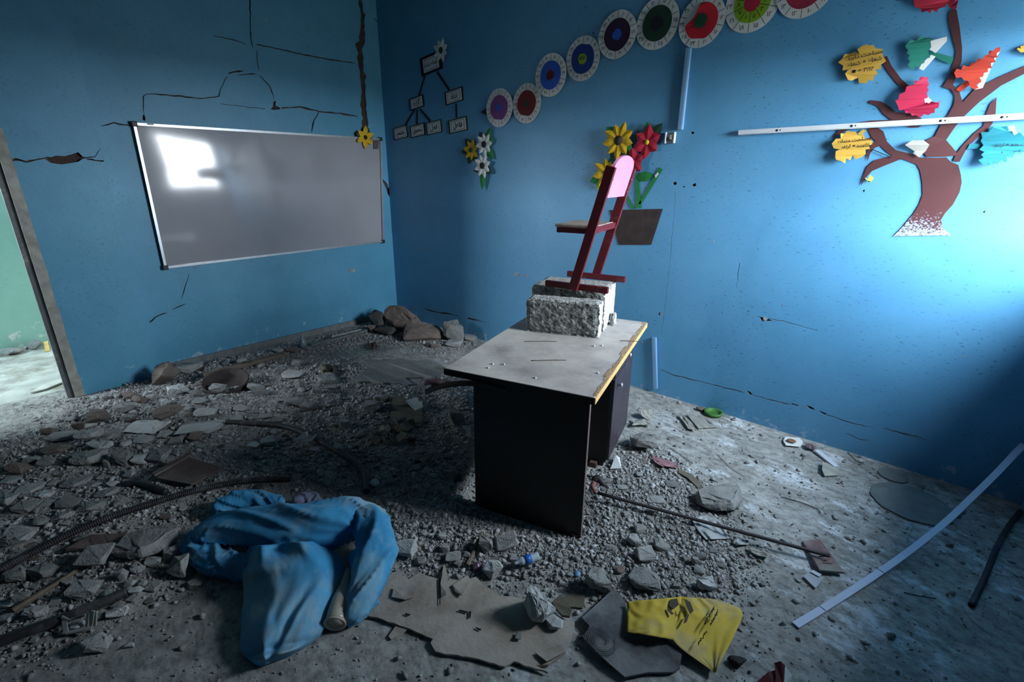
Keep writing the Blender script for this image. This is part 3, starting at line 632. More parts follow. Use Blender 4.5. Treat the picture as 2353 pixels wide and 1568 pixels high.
pleaf([(2256, 316), (2282, 292, .01), (2300, 290), (2330, 310, .015), (2353, 314, .02), (2375, 330, .02), (2353, 350, .01), (2330, 352, .02), (2300, 370, .02), (2256, 378, .025), (2260, 350, .02)], M_TEAL, 'teal paper leaf with a fraction written on it', 5, 1, 15, ([(2318, 290), (2330, 288), (2340, 312), (2324, 314)], [(2298, 366), (2326, 350), (2318, 356), (2308, 372)]), (('قاعده × ارتفاع', (2316, 333), 10, .04), ('۲ = مساحت', (2312, 352), 10, .15)), ([(2222, 343), (2228, 331), (2262, 330), (2262, 341)],))
pleaf([(1988, 408, .01), (1994, 412), (2000, 402, .015), (2008, 409), (2002, 418, .012), (1996, 419)], paper('pale_yellow_card', (232, 220, 96)), 'tiny pale yellow paper leaf below the lowest branch', 2, 0, 17, off=.006)
pleaf([(2352, 104), (2345, 112, .01), (2336, 115, .01), (2352, 121, .01), (2375, 128), (2380, 100)], M_MUST, 'yellow paper leaf tip above the right-hand bough', 3, 1, 19)
wsheet('paper_scrap', 'R', [(2080, 334, .02), (2096, 323, .006), (2122, 322, .004), (2136, 333, .012), (2128, 346), (2112, 362, .006), (2098, 352, .004), (2102, 348, .004)], M_GREY, off=.012, label='grey scrap of lined paper stuck on the paper trunk', cat='paper scrap')
bar('twig', W('R', 2006, 344, .0105), W('R', 2048, 362, .0105), .004, .003, UP, M_BLK, label='thin dark twig strip under the paper branch', cat='paper strip')

# cable ducts and socket
M_DUCT = mat('white_pvc_duct', (206, 214, 220), .4, .08, 6)
M_DUCTB = mat('blue_painted_duct', (122, 164, 198), .35, .1, 6)
def duct(wall, a, b, w, d, label, extra=(), M_DUCT=M_DUCT, out=.0005):
    A, B = W(wall, *a, d/2+out), W(wall, *b, d/2+out); t = thing('cable_duct', label, 'cable duct', A)
    s = np.cross(B-A, WN(wall)); V, F = barv(A-WN(wall)*.002, B-WN(wall)*.002, w, d-.004, s); fixn(mk('duct_base', V, F, M_DUCT, t))
    V, F = barv(A+WN(wall)*(d/2), B+WN(wall)*(d/2), w*.72, .003, s); fixn(mk('duct_lid', V, F, M_DUCT, t))
    for k in extra:
        P = A+(B-A)*k+WN(wall)*(d/2+.0015); lathe('screw', [(.006, 0), (.005, .002), (.0001, .0025)], P, M_BLACKP, t, 10, WN(wall))
        P = A+(B-A)*(k+.012)+WN(wall)*(d/2+.0015); lathe('screw_hole', [(.004, 0), (.0001, .0006)], P, M_BLACKP, t, 10, WN(wall))
    return t
duct('R', (1582.5, 111), (1563, 298), .030, .03, 'blue-white upright cable duct above the open socket box', (), M_DUCTB)
duct('R', (1698, 305), (2440, 262), .027, .022, 'white horizontal cable duct running across the paper tree', (.16, .43, .70, .86), out=.0085)
duct('R', (1503, 776), (1506, 893), .030, .026, 'short loose length of pale blue cable duct standing behind the desk', (), M_DUCTB)
sb = thing('socket_box', 'open electrical socket box with its cover missing, beside the upright duct', 'socket', W('R', 1542, 317, 0))
c = W('R', 1542, 317, .0065); V, F = boxv(c, EX, EY, EZ, .032, .006, .034); bev(mk('back_plate', V, F, mat('dusty_metal_plate', (150, 156, 156), .5, .35, 30, metal=.3), sb), .004)
for s in (-1, 1):
    V, F = boxv(c+EX*s*.030+NR*.0125, EX, EY, EZ, .0028, .013, .034); mk('side_lip', V, F, M_DUCT, sb)
V, F = boxv(c+NR*.014+EX*.008+EZ*.004, EX, EY, EZ, .010, .008, .013); bev(mk('terminal_block', V, F, M_WHT, sb), .003)
for dz in (-.009, .008): bar('brass_terminal', c+NR*.02+EX*.02+EZ*dz, c+NR*.02-EX*.003+EZ*dz, .006, .005, UP, M_ALU, sb)
V, F = boxv(c+NR*.01-EX*.015-EZ*.008, EX, EY, EZ, .009, .006, .010); mk('dark_opening', V, F, M_BLACKP, sb)

# ================================================================== DESK, BLOCKS, CHAIR
DB = np.array([3.807, -1.774]); _th = math.radians(106.03); DV = np.array([math.cos(_th), math.sin(_th), 0]); DU = np.array([-DV[1], DV[0], 0])
def D(u, v, z): return np.array([DB[0], DB[1], 0])+DU*u+DV*v+UP*z
def dbox(name, u0, u1, v0, v1, z0, z1, m, parent, b=0.0, **k):
    V, F = boxv(D((u0+u1)/2, (v0+v1)/2, (z0+z1)/2), DU, DV, UP, (u1-u0)/2, (v1-v0)/2, (z1-z0)/2)
    o = fixn(mk(name, V, F, m, parent, **k)); return bev(o, b) if b else o
M_DTOP = mat('dusty_desk_laminate', (190, 184, 176), .5, .3, 4, .12, 40, col2=(150, 144, 142), dust=(206, 200, 190), dust_amt=.55)
M_DARK = mat('black_brown_laminate', (13, 13, 14), .6, .2, 6, dust=(30, 28, 29), dust_amt=.1)
M_BAND = mat('raw_pale_edge_band', (224, 186, 118), .6, .15, 20)
M_CHIP = mat('raw_chipboard', (176, 148, 116), .9, .35, 60, .6, 90)
M_KNOB = mat('dull_metal_knob', (176, 178, 182), .4, .1, 20, metal=.3)
M_DOOR = mat('side_lit_scuffed_front', (58, 52, 60), .5, .25, 8, dust=(84, 78, 84), dust_amt=.25)  # dark laminate made lighter: light from the right is put into the colour
desk = thing('desk', 'dusty wooden desk with black side panels, carrying concrete blocks and a chair', 'desk', D(.36, .6, 0))
V, F = boxv(D(.36, .595, .735), DU, DV, UP, .36, .595, .015); tp = bev(fixn(mk('desktop', V, F, M_DTOP, desk)), .003, 1)
dbox('edge_band', -.003, .0, 0, 1.19, .72, .748, M_BAND, desk, label='pale edge where the veneer is gone')
rr = random.Random(4)
for v0 in np.arange(.02, 1.15, .035):                                            # chipped veneer strip along the edge
    w_ = rr.uniform(.010, .028); dbox('chipped_edge', -.001, w_, v0, v0+.036, .7485, .7515, M_CHIP, desk)
dbox('front_edge', 0, .72, -.004, 0, .719, .749, M_DARK, desk)
dbox('side_panel', .03, .585, .035, .055, 0, .72, M_DARK, desk)
dbox('panel_edge', .027, .03, .033, .057, 0, .72, mat('worn_panel_edge', (112, 92, 92), .7, .3, 30), desk, label='worn pinkish edge of the panel')
dbox('modesty_panel', .56, .575, .055, 1.13, .12, .72, M_DARK, desk)
dbox('cabinet_body', .075, .56, .66, 1.15, .035, .72, M_DARK, desk)
dbox('plinth', .09, .55, .67, 1.14, 0, .035, M_DARK, desk)
dr = dbox('drawer_front', .058, .075, .665, 1.145, .565, .715, M_DOOR, desk, .003)
do = dbox('cabinet_door', .058, .075, .665, 1.145, .05, .555, M_DOOR, desk, .003)
lathe('knob', [(.006, 0), (.006, .012), (.013, .018), (.012, .026), (.0001, .029)], D(.058, .93, .615), M_KNOB, dr, 16, -DU)
lathe('knob', [(.006, 0), (.006, .012), (.013, .018), (.012, .026), (.0001, .029)], D(.058, .74, .50), M_KNOB, do, 16, -DU)
dbox('foot', .04, .075, .03, .06, 0, .025, mat('rusty_foot', (96, 70, 62), .8, .4, 50, .4), desk); dbox('foot', .12, .16, .63, .66, 0, .03, MATS['rusty_foot'], desk)
# peeled edging that bows out below the front corner
P = smooth_path([D(.40, -.004, .705), D(.52, -.010, .712), D(.62, -.035, .706), D(.70, -.075, .69), D(.755, -.11, .665)], 18)
V = [];
for p in P: V += [p+UP*.014, p-UP*.014, p+UP*.014+DV*.002, p-UP*.014+DV*.002]
F = []
for i in range(len(P)-1):
    a = 4*i; b = a+4; F += [(a, a+1, b+1, b), (a+2, b+2, b+3, a+3), (a, b, b+2, a+2), (a+1, a+3, b+3, b+1)]
fixn(mk('peeled_edging', V, F, M_DARK, desk, True, label='peeled black edging strip bowing away from the desktop'))

M_BLOCK = mat('aerated_concrete', (190, 190, 186), .95, .45, 34, 1.0, 80, col2=(128, 130, 126), detail=9)
def rough_block(name, c, ax, ay, hx, hy, hz, seed, label, amp=.010, m=None, cuts=30):
    bm = bmesh.new(); bmesh.ops.create_cube(bm, size=2.0)
    bmesh.ops.subdivide_edges(bm, edges=bm.edges[:], cuts=cuts, use_grid_fill=True)
    o = Vector((seed*13.1, seed*7.7, seed*3.3)); ax = np.array(ax); ay = np.array(ay)
    V = []
    for v in bm.verts:
        p = np.array(v.co); q = Vector((p[0]*hx, p[1]*hy, p[2]*hz))
        e = sorted([hx*(1-abs(p[0])), hy*(1-abs(p[1])), hz*(1-abs(p[2]))]); ed = max(0, 1-math.hypot(e[0], e[1])/.022)
        front = 1.0 if p[1] < -.9 else .22
        f = noise.fractal(q*38+o, .7, 2.1, 4)*amp*front+noise.noise(q*9+o)*amp*.8*front-ed*.011*(1+1.3*noise.noise(q*34+o))
        nn = np.array([p[0]*(abs(p[0]) > .99), p[1]*(abs(p[1]) > .99), p[2]*(abs(p[2]) > .99)]); nn /= max(1e-6, np.linalg.norm(nn))
        if p[2] < -.99: f = min(0, f)*.2; nn = nn*np.array([1, 1, 0])
        V.append(np.array(c)+ax*(q[0]+nn[0]*f)+ay*(q[1]+nn[1]*f)+UP*(q[2]+nn[2]*f))
    F = [[v.index for v in f.verts] for f in bm.faces]; bm.free()
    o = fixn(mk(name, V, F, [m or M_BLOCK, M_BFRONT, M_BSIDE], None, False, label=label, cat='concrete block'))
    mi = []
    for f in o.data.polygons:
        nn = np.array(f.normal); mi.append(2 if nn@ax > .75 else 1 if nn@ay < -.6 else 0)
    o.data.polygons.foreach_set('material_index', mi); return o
M_BFRONT = mat('broken_block_face', (150, 152, 148), .95, .5, 40, 1.0, 90, col2=(76, 80, 76), detail=10)  # front face, darker and more pitted than the rest of the block
M_BSIDE = mat('white_side_face', (198, 200, 202), .9, .12, 30, .25, 60)  # right-hand face, whiter and smoother than the rest of the block
be = np.array([math.cos(math.radians(24)), math.sin(math.radians(24)), 0]); bp_ = np.array([-be[1], be[0], 0])
b0 = np.array([3.036, -1.290, 0.75]); bmid = (b0+np.array([3.424, -1.103, .75]))/2
ce = np.array([math.cos(math.radians(12.6)), math.sin(math.radians(12.6)), 0]); cn = np.array([-ce[1], ce[0], 0])
C0 = np.array([3.214, -1.050, .985])                      # middle of near runner
CWD = .339
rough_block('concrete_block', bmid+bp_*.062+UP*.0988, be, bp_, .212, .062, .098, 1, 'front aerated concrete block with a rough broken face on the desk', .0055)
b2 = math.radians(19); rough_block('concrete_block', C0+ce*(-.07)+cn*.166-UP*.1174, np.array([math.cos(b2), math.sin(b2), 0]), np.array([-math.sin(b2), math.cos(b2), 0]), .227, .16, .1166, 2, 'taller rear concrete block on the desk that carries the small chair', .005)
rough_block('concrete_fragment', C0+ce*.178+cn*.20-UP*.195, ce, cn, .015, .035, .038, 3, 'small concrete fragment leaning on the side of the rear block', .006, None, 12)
M_MAROON = mat('maroon_painted_wood', (92, 16, 28), .5, .2, 20, .1, 60, dust=(140, 90, 90), dust_amt=.08)
M_PINKP = mat('pink_painted_ply', (226, 140, 188), .55, .1, 12)
M_PLY = mat('dusty_plywood', (176, 158, 146), .7, .3, 14, .2, 50, dust=(190, 184, 176), dust_amt=.5)
chair = thing('small_chair', 'small maroon wooden school chair with a pink back, standing on the concrete blocks', 'chair', C0)
def K(s, w, z): return C0+ce*s*.94+cn*w+UP*z*.94
for w in (0, CWD):
    r0 = bar('runner', K(-.2, w, .019), K(.205, w, .019), .026, .036, cn, M_MAROON, chair); bev(r0, .003)
    q_ = w-(.026 if w == 0 else -.026)
    p0 = bar('post', K(-.008, q_, .004), K(.178, q_, .708), .022, .052, cn, M_MAROON, chair); bev(p0, .002, 1)
    q_ = w+(.006 if w == 0 else -.006)
    rl = bar('seat_rail', K(-.14, q_, .352), K(.085, q_, .352), .022, .028, cn, M_MAROON, chair); bev(rl, .002, 1)
V, F = boxv(K(-.03, CWD/2, .375), ce, cn, UP, .122, CWD/2-.014, .008); bev(fixn(mk('seat', V, F, M_PLY, chair)), .003, 1)
bar('rear_rail', K(.096, -.015, .362), K(.096, CWD+.015, .362), .034, .02, UP, M_MAROON, chair)
bar('front_rail', K(-.125, .0, .35), K(-.125, CWD, .35), .028, .02, UP, M_MAROON, chair)
# backrest: arched ply panel between the posts, following their lean
ld = (K(.178, 0, .708)-K(-.008, 0, .004)); ld /= np.linalg.norm(ld); base = K(-.008, 0, .004)
pn = np.cross(cn, ld); pn *= -1 if pn@ce < 0 else 1
def Bk(w, h): return base+ld*h+cn*w
pts = [Bk(-.014, .525), Bk(CWD+.014, .525)]
for k in range(17):
    g = math.pi*k/16; pts.append(Bk(CWD/2+(CWD/2+.014)*math.cos(g), .672+.075*math.sin(g)**.9))
sheet('backrest', [p+pn*.012 for p in pts], pn, M_PINKP, chair, .014)
for w in (-.005, CWD+.005):
    for h in (.555, .625): lathe('screw', [(.005, 0), (.0001, .003)], Bk(w, h)+pn*.026, M_KNOB, chair, 8, pn)

# ================================================================== RUBBLE
def floor_poly(px): return [tuple(fl(*p)[:2]) for p in px]
Z_LEFT = floor_poly([(170, 925), (360, 872), (455, 846), (700, 800), (780, 830), (900, 880), (1085, 930), (1090, 1195), (900, 1190), (700, 1150), (560, 1150), (430, 1200), (420, 1330), (250, 1420), (130, 1480), (-120, 1520), (-120, 1030), (60, 1010)])
Z_GRAV = floor_poly([(1040, 1190), (1200, 1215), (1335, 1255), (1345, 1110), (1395, 1080), (1450, 1035), (1545, 1062), (1640, 1150), (1690, 1290), (1640, 1400), (1440, 1390), (1300, 1350), (1180, 1320), (1000, 1300), (900, 1290), (880, 1220)])
Z_BACK = floor_poly([(980, 870), (1080, 850), (1090, 960), (1040, 930)])
Z_EDGE = floor_poly([(450, 850), (850, 745), (915, 722), (1080, 790), (1060, 815), (840, 790), (700, 820), (480, 880)])
GS = .025; GX = np.arange(0.0, WIN_X+.001, GS); GY = np.arange(-4.7, .001, GS)
gx, gy = np.meshgrid(GX, GY, indexing='ij'); GP = np.stack([gx.ravel(), gy.ravel()], 1)
def blur(a, k):
    for _ in range(k):
        p = np.pad(a, 1, mode='edge'); a = (p[1:-1, 1:-1]*2+p[2:, 1:-1]+p[:-2, 1:-1]+p[1:-1, 2:]+p[1:-1, :-2])/6
    return a
def zone(p, k=30): return blur(pip(GP, p).astype(float).reshape(gx.shape), k)
zl, zg, zb, ze = zone(Z_LEFT, 40), zone(Z_GRAV, 25), zone(Z_BACK, 10), zone(Z_EDGE, 8)
nzv = np.array([noise.fractal(Vector((x*2.2, y*2.2, 1.7)), .9, 2.1, 4) for x, y in GP]).reshape(gx.shape)
nzf = np.array([noise.fractal(Vector((x*14, y*14, 4.2)), .7, 2.2, 4) for x, y in GP]).reshape(gx.shape)
BED = zl*(.045+.022*nzv)+zg*(.034+.012*nzv)+zb*.04+ze*.03-.012+nzf*(.006*zl+.0035*zg+.002)
BED = np.where(BED > -.004, BED, -.004)
def bed(x, y):
    i = np.clip((np.asarray(x)-GX[0])/GS, 0, len(GX)-1.001); j = np.clip((np.asarray(y)-GY[0])/GS, 0, len(GY)-1.001)
    i0 = i.astype(int); j0 = j.astype(int); a = i-i0; b = j-j0
    return np.maximum(0, (BED[i0, j0]*(1-a)+BED[i0+1, j0]*a)*(1-b)+(BED[i0, j0+1]*(1-a)+BED[i0+1, j0+1]*a)*b)
def bz(x, y): return float(bed(np.array([x]), np.array([y]))[0])
def gnd(px, py):
    """point on the rubble surface behind a pixel"""
    z = 0.0
    for _ in range(5): p = fl(px, py, z); z = bz(p[0], p[1])
    return fl(px, py, z)
M_DIRT = mat('grey_rubble_dust', (160, 158, 153), .97, .4, 6, 1.0, 45, col2=(120, 118, 114))
nx, ny = gx.shape
V = np.stack([gx.ravel(), gy.ravel(), BED.ravel()], 1); idx = np.arange(nx*ny).reshape(nx, ny)
Q = np.stack([idx[:-1, :-1].ravel(), idx[1:, :-1].ravel(), idx[1:, 1:].ravel(), idx[:-1, 1:].ravel()], 1)
Q = Q[(BED.ravel()[Q] > -.0035).any(1)]
mk('rubble_dust', V, Q, M_DIRT, None, True, 'grey dust and crushed plaster heaped over the floor', 'dust', kind='stuff', org=(0, 0, 0))

def tone_material(name, c0, c1, attr=False):
    """stone colour picked per object (or per face) between two tones"""
    m = bpy.data.materials.new(name); m.use_nodes = True; MATS[name] = m
    n = m.node_tree; b = n.nodes['Principled BSDF']; L = n.links.new
    if attr: a = n.nodes.new('ShaderNodeAttribute'); a.attribute_name = 'tone'; fac = a.outputs['Fac']
    else: a = n.nodes.new('ShaderNodeObjectInfo'); fac = a.outputs['Random']
    r = n.nodes.new('ShaderNodeValToRGB'); r.color_ramp.elements[0].color = (*srgb(c0), 1); r.color_ramp.elements[1].color = (*srgb(c1), 1); L(fac, r.inputs[0])
    t = n.nodes.new('ShaderNodeTexCoord'); z = n.nodes.new('ShaderNodeTexNoise'); z.inputs['Scale'].default_value = 5; z.inputs['Detail'].default_value = 9; z.inputs['Roughness'].default_value = .7; L(t.outputs['Object'], z.inputs['Vector'])
    rr_ = n.nodes.new('ShaderNodeValToRGB'); rr_.color_ramp.elements[0].position = .3; rr_.color_ramp.elements[1].position = .7; rr_.color_ramp.elements[0].color = (.62, .62, .62, 1); L(z.outputs['Fac'], rr_.inputs[0])
    mx = n.nodes.new('ShaderNodeMix'); mx.data_type = 'RGBA'; mx.blend_type = 'MULTIPLY'; mx.inputs[0].default_value = 1; L(r.outputs[0], mx.inputs[6]); L(rr_.outputs[0], mx.inputs[7]); L(mx.outputs[2], b.inputs['Base Color'])
    b.inputs['Roughness'].default_value = .95
    if not attr:
        bp = n.nodes.new('ShaderNodeBump'); bp.inputs['Strength'].default_value = .4; bp.inputs['Distance'].default_value = .02; z2 = n.nodes.new('ShaderNodeTexNoise'); z2.inputs['Scale'].default_value = 16; z2.inputs['Detail'].default_value = 8
        L(t.outputs['Object'], z2.inputs['Vector']); L(z2.outputs['Fac'], bp.inputs['Height']); L(bp.outputs[0], b.inputs['Normal'])
    return m
T_GREY = tone_material('grey_concrete_rubble', (132, 133, 130), (178, 179, 176)); T_LIGHT = tone_material('pale_plaster_rubble', (178, 180, 178), (208, 210, 208)); T_BRICK = tone_material('brown_brick_rubble', (106, 97, 91), (128, 114, 106)); T_DARK = tone_material('dark_rubble', (66, 66, 66), (88, 88, 86)); T_GRAVEL = tone_material('gravel_grit', (132, 132, 130), (196, 197, 197), True)
def chunk_mesh(seed, flat=.6, detail=2, box=.5, m=None):
    """angular broken lump, longest half-size 0.5"""
    r_ = random.Random(seed); bm = bmesh.new()
    for _ in range(22):
        v = Vector((r_.uniform(-1, 1), r_.uniform(-1, 1), r_.uniform(-1, 1)))
        k = max(abs(v.x), abs(v.y), abs(v.z)) if r_.random() < box else v.length
        v = v/max(.2, k)*r_.uniform(.85, 1.0); bm.verts.new((v.x*.5, v.y*.5*r_.uniform(.85, 1), v.z*.5*flat))
    res = bmesh.ops.convex_hull(bm, input=bm.verts[:])
    bmesh.ops.delete(bm, geom=list({g for g in res['geom_interior']+res['geom_unused'] if isinstance(g, bmesh.types.BMVert)}), context='VERTS')
    if detail:
        bmesh.ops.bevel(bm, geom=bm.edges[:], offset=.03, segments=1, affect='EDGES', clamp_overlap=True); bmesh.ops.triangulate(bm, faces=bm.faces[:])
        if detail > 1:
            bmesh.ops.subdivide_edges(bm, edges=bm.edges[:], cuts=detail-1)
            for v in bm.verts: v.co += v.normal*noise.fractal(v.co*5+Vector((seed, 0, 0)), .8, 2.1, 4)*.035
    bmesh.ops.recalc_face_normals(bm, faces=bm.faces)
    me = bpy.data.meshes.new('rubble_chunk'); bm.to_mesh(me); bm.free()
    zs = [v.co.z for v in me.vertices]; me.materials.append(m or T_GREY); return me, min(zs), max(zs)
PROT = {}
for kd, fl_, mt in (('c', .68, T_GREY), ('f', .20, T_GREY), ('b', .5, T_BRICK), ('l', .6, T_LIGHT), ('g', .22, T_LIGHT), ('d', .6, T_DARK)):
    PROT[kd] = [chunk_mesh(ord(kd)*10+i, fl_, 1, .75 if kd in 'bfg' else .45, mt) for i in range(6)]
BIGP = {kd: [chunk_mesh(ord(kd)*31+i, fl_, 3, .7, mt) for i in range(3)] for kd, fl_, mt in (('c', .62, T_GREY), ('f', .2, T_GREY), ('b', .48, T_BRICK), ('l', .6, T_LIGHT), ('g', .2, T_LIGHT), ('d', .62, T_DARK))}
KN = {'c': ('grey concrete chunk', 'rubble_chunk'), 'f': ('flat grey plaster flake', 'plaster_flake'), 'b': ('brown brick fragment', 'brick_fragment'), 'l': ('pale plaster lump', 'plaster_lump'), 'g': ('flat pale plaster flake', 'plaster_flake'), 'd': ('dark rubble chunk', 'rubble_chunk')}
GRP = {'c': 'grey concrete chunks', 'f': 'flat grey plaster flakes', 'b': 'brown brick fragments', 'l': 'pale plaster lumps', 'g': 'flat pale plaster flakes', 'd': 'dark rubble chunks'}
PLACED = []; STONES = []
LANDMARKS = [(gnd(*q)[:2], nm) for q, nm in (((190, 925), 'door frame'), ((350, 890), 'pilaster'), ((522, 885), 'broken basin'), ((430, 1085), 'brown board'), ((150, 1235), 'corrugated hose'), ((330, 1165), 'corrugated hose'), ((560, 1108), 'corrugated hose'), ((620, 978), 'curving hose'), ((800, 1055), 'curving hose'), ((100, 1440), 'dark pipe'), ((250, 1375), 'dark pipe'), ((190, 1440), 'plastic bracket'), ((110, 1350), 'grey stick'), ((930, 950), 'torn cardboard'), ((895, 1010), 'cardboard heap'), ((930, 855), 'fibreboard'), ((740, 935), 'thin stick'), ((1210, 1288), 'crushed bottle'), ((1092, 1300), 'foil wrapper'), ((1326, 1322), 'bottle cap'), ((935, 1255), 'white lump'), ((1372, 1120), 'rod head'), ((1500, 1170), 'metal rod'), ((1640, 1215), 'plastic film'), ((1560, 1395), 'yellow paper'), ((1390, 1370), 'dark sheet'), ((1530, 1062), 'pink wrapper'), ((560, 845), 'wooden board'), ((760, 790), 'metal strip'), ((697, 801), 'small bottle'), ((340, 1242), 'largest slab'), ((337, 975), 'smeared slab'), ((468, 982), 'wide flake'))]
def stone(px, py, w, h, kd, where, label=None, rz=None, tilt=.18, lift=0.0, zbase=None):
    """chunk about w x h pixels whose middle is seen at (px, py)"""
    p = gnd(px, py+h*.30) if zbase is None else fl(px, py+h*.30, zbase); k = ppm(p); wm = w/k; i = random.randrange(3 if w > 34 else 6)
    me, z0, z1 = (BIGP if w > 34 else PROT)[kd][i]
    o = bpy.data.objects.new(KN[kd][1], me); COL.objects.link(o)
    dep = wm*random.uniform(.72, .92); sE = (1.6-p[2])/float(np.linalg.norm(p-CAM)); hh = min(wm*1.15, max(.34*wm if kd in 'cbld' else .12*wm, (h/k-dep*sE*.75)/math.sqrt(1-sE*sE))); sz = hh/(z1-z0)
    o.scale = (wm, dep, sz); yaw = YAW+random.uniform(-.35, .35) if rz is None else rz
    tl = tilt*(.5 if kd in 'fg' else 1)
    o.rotation_euler = (random.uniform(-tl, tl), random.uniform(-tl, tl), yaw)
    z = p[2] if zbase is not None else bz(p[0], p[1])
    if p[0] > -.3: p[0] = max(p[0], .03+wm*.45)
    p[1] = min(p[1], -.04-wm*(.62 if w > 60 else .48))
    emb = hh*.10 if (zbase is None and z > .010) else 0.0
    o.location = (p[0], p[1], z-z0*sz-emb+lift); STONES.append([o, z, emb, zbase is not None, wm])
    szw = 'large' if w > 40 else 'hand-sized' if w > 24 else 'small' if w > 15 else 'tiny'
    if not label:
        dm, lm_ = min((math.hypot(p[0]-q[0], p[1]-q[1]), nm) for q, nm in LANDMARKS)
        near = ' near the %s' % lm_ if dm < .45 else ''
        label = '%s %s%s %s' % (szw, KN[kd][0], near, where); group = '%s %s%s %s' % (szw, GRP[kd], near, where)
    else: group = None
    setp(o, label, 'rubble', group)
    PLACED.append((p[0], p[1], wm*.42)); return o
A1, A2, A3, A4, A5, A6, A7 = 'in the rubble before the door', 'along the whiteboard wall', 'between whiteboard and desk', 'beside the blue cloth', 'before the desk panel', 'on the gravel beside the desk', 'piled in the room corner'
for q in [(217,914,18,10,'l'),(240,913,15,11,'c'),(255,912,15,10,'c'),(270,911,19,10,'c'),(300,908,34,18,'b'),(322,916,36,24,'b'),(350,914,26,18,'c'),(225,958,44,36,'b'),(290,937,40,26,'c'),(309,949,20,14,'c'),(246,1002,52,28,'f'),(190,987,30,22,'b'),(210,1012,52,30,'f'),(285,1052,46,40,'c'),(328,1055,38,28,'l'),(372,1046,48,38,'c'),(362,1056,26,20,'c'),(207,1052,66,42,'f'),(248,1066,18,22,'c'),(115,990,30,22,'b'),(145,1000,62,28,'f'),(125,1035,52,20,'b'),(76,1056,42,20,'f'),(45,1077,52,18,'b'),(110,1060,36,22,'c'),(70,1120,50,22,'f'),(103,1133,38,18,'g'),(20,1146,52,32,'c'),(160,1151,62,24,'f'),(215,1157,56,26,'f'),(246,1131,42,24,'f'),(176,1106,54,28,'f'),(45,1226,84,52,'f'),(150,1180,44,24,'f'),(30,1100,40,18,'f'),(380,926,18,20,'l'),(410,1010,38,22,'c'),(455,1001,32,24,'b'),(385,996,38,20,'f'),(165,962,34,18,'f'),(205,975,30,14,'f'),(330,1005,50,16,'f'),(60,1165,46,24,'c'),(95,1195,40,22,'f'),(300,1090,30,18,'c'),(260,1110,26,16,'l')]: stone(*q, A1)
for q in [(600,840,24,16,'c'),(640,806,26,14,'c'),(675,803,34,16,'b'),(700,799,22,14,'c'),(560,838,24,14,'c'),(520,835,18,12,'c'),(852,755,20,20,'b'),(585,830,18,10,'d')]: stone(*q, A2)
for q in [(685,834,30,20,'c'),(675,857,62,20,'f'),(755,873,54,24,'c'),(690,884,26,24,'c'),(736,897,24,22,'c'),(762,889,28,12,'f'),(694,897,22,12,'c'),(690,907,24,12,'c'),(675,923,46,18,'c'),(708,932,36,22,'c'),(860,932,52,36,'c'),(872,913,32,20,'c'),(888,934,20,18,'b'),(795,973,32,26,'c'),(605,900,30,20,'c'),(590,891,42,16,'c'),(735,901,22,16,'c'),(555,936,42,14,'f'),(620,1012,42,22,'c'),(585,1021,32,14,'g'),(755,1101,28,36,'c'),(858,1108,27,22,'l'),(898,1106,27,22,'c'),(993,1092,24,14,'f'),(952,1075,28,18,'c'),(955,928,30,16,'g'),(460,920,40,14,'f'),(430,935,30,16,'c'),(500,895,40,26,'c'),(545,893,26,16,'c'),(450,905,28,18,'c'),(545,960,34,14,'f'),(475,945,60,16,'f'),(610,955,34,14,'f'),(780,1040,26,14,'f'),(945,1010,22,16,'d'),(960,1060,18,14,'d'),(640,965,30,14,'f'),(725,1030,30,12,'f'),(830,1000,22,14,'c'),(1050,960,40,50,'c'),(870,1070,20,14,'c'),(1030,1050,26,14,'c'),(925,975,20,12,'b')]: stone(*q, A3)
for q in [(232,1283,74,44,'c'),(398,1256,40,38,'l'),(433,1306,48,56,'c'),(446,1341,36,22,'l'),(365,1281,36,28,'c'),(320,1301,36,30,'f'),(281,1321,30,32,'c'),(46,1319,48,40,'c'),(105,1311,58,44,'c'),(200,1351,72,38,'c'),(316,1359,30,20,'l'),(300,1379,24,16,'c'),(270,1406,42,32,'g'),(85,1406,44,34,'f'),(225,1477,58,46,'c'),(355,1346,36,18,'c'),(330,1341,20,18,'c'),(420,1355,14,10,'l'),(160,1330,30,22,'c'),(300,1482,20,14,'g'),(130,1380,30,20,'c')]: stone(*q, A4)
for q in [(1017,1230,30,24,'c'),(1024,1259,24,24,'c'),(1118,1251,36,42,'c'),(1165,1239,60,40,'c'),(1130,1309,52,42,'l'),(1042,1278,42,20,'c'),(1048,1292,20,18,'c'),(1181,1281,22,18,'c'),(1238,1263,16,14,'g'),(980,1210,20,14,'c'),(1060,1230,16,14,'c'),(1085,1260,14,12,'c'),(965,1290,30,16,'c'),(1215,1300,16,12,'c'),(1070,1200,18,12,'c')]: stone(*q, A5)
for q in [(1456,1241,36,30,'c'),(1469,1214,28,26,'c'),(1518,1249,36,32,'c'),(1481,1271,52,40,'c'),(1372,1338,66,56,'c'),(1477,1327,76,44,'c'),(1608,1311,30,14,'c'),(1597,1289,22,24,'c'),(1612,1277,26,16,'c'),(1511,1146,34,16,'f'),(1430,1118,24,12,'f'),(1495,1175,24,16,'c'),(1440,1180,22,14,'c'),(1400,1260,20,14,'c'),(1425,1310,24,20,'b'),(1560,1300,20,14,'c'),(1545,1215,18,12,'c'),(1660,1300,20,14,'c'),(1640,1265,22,12,'c'),(1500,1400,22,14,'c'),(1395,1105,22,14,'c'),(1545,1110,36,16,'f'),(1470,1090,24,14,'c'),(1350,1290,18,12,'c'),(1310,1320,18,12,'c'),(1555,1345,22,16,'c')]: stone(*q, A6)
stone(935, 1253, 56, 42, 'l', '', 'bright white plaster lump beside the blue cloth')
stone(340, 1242, 118, 80, 'f', '', 'largest flat concrete slab piece left of the blue cloth')
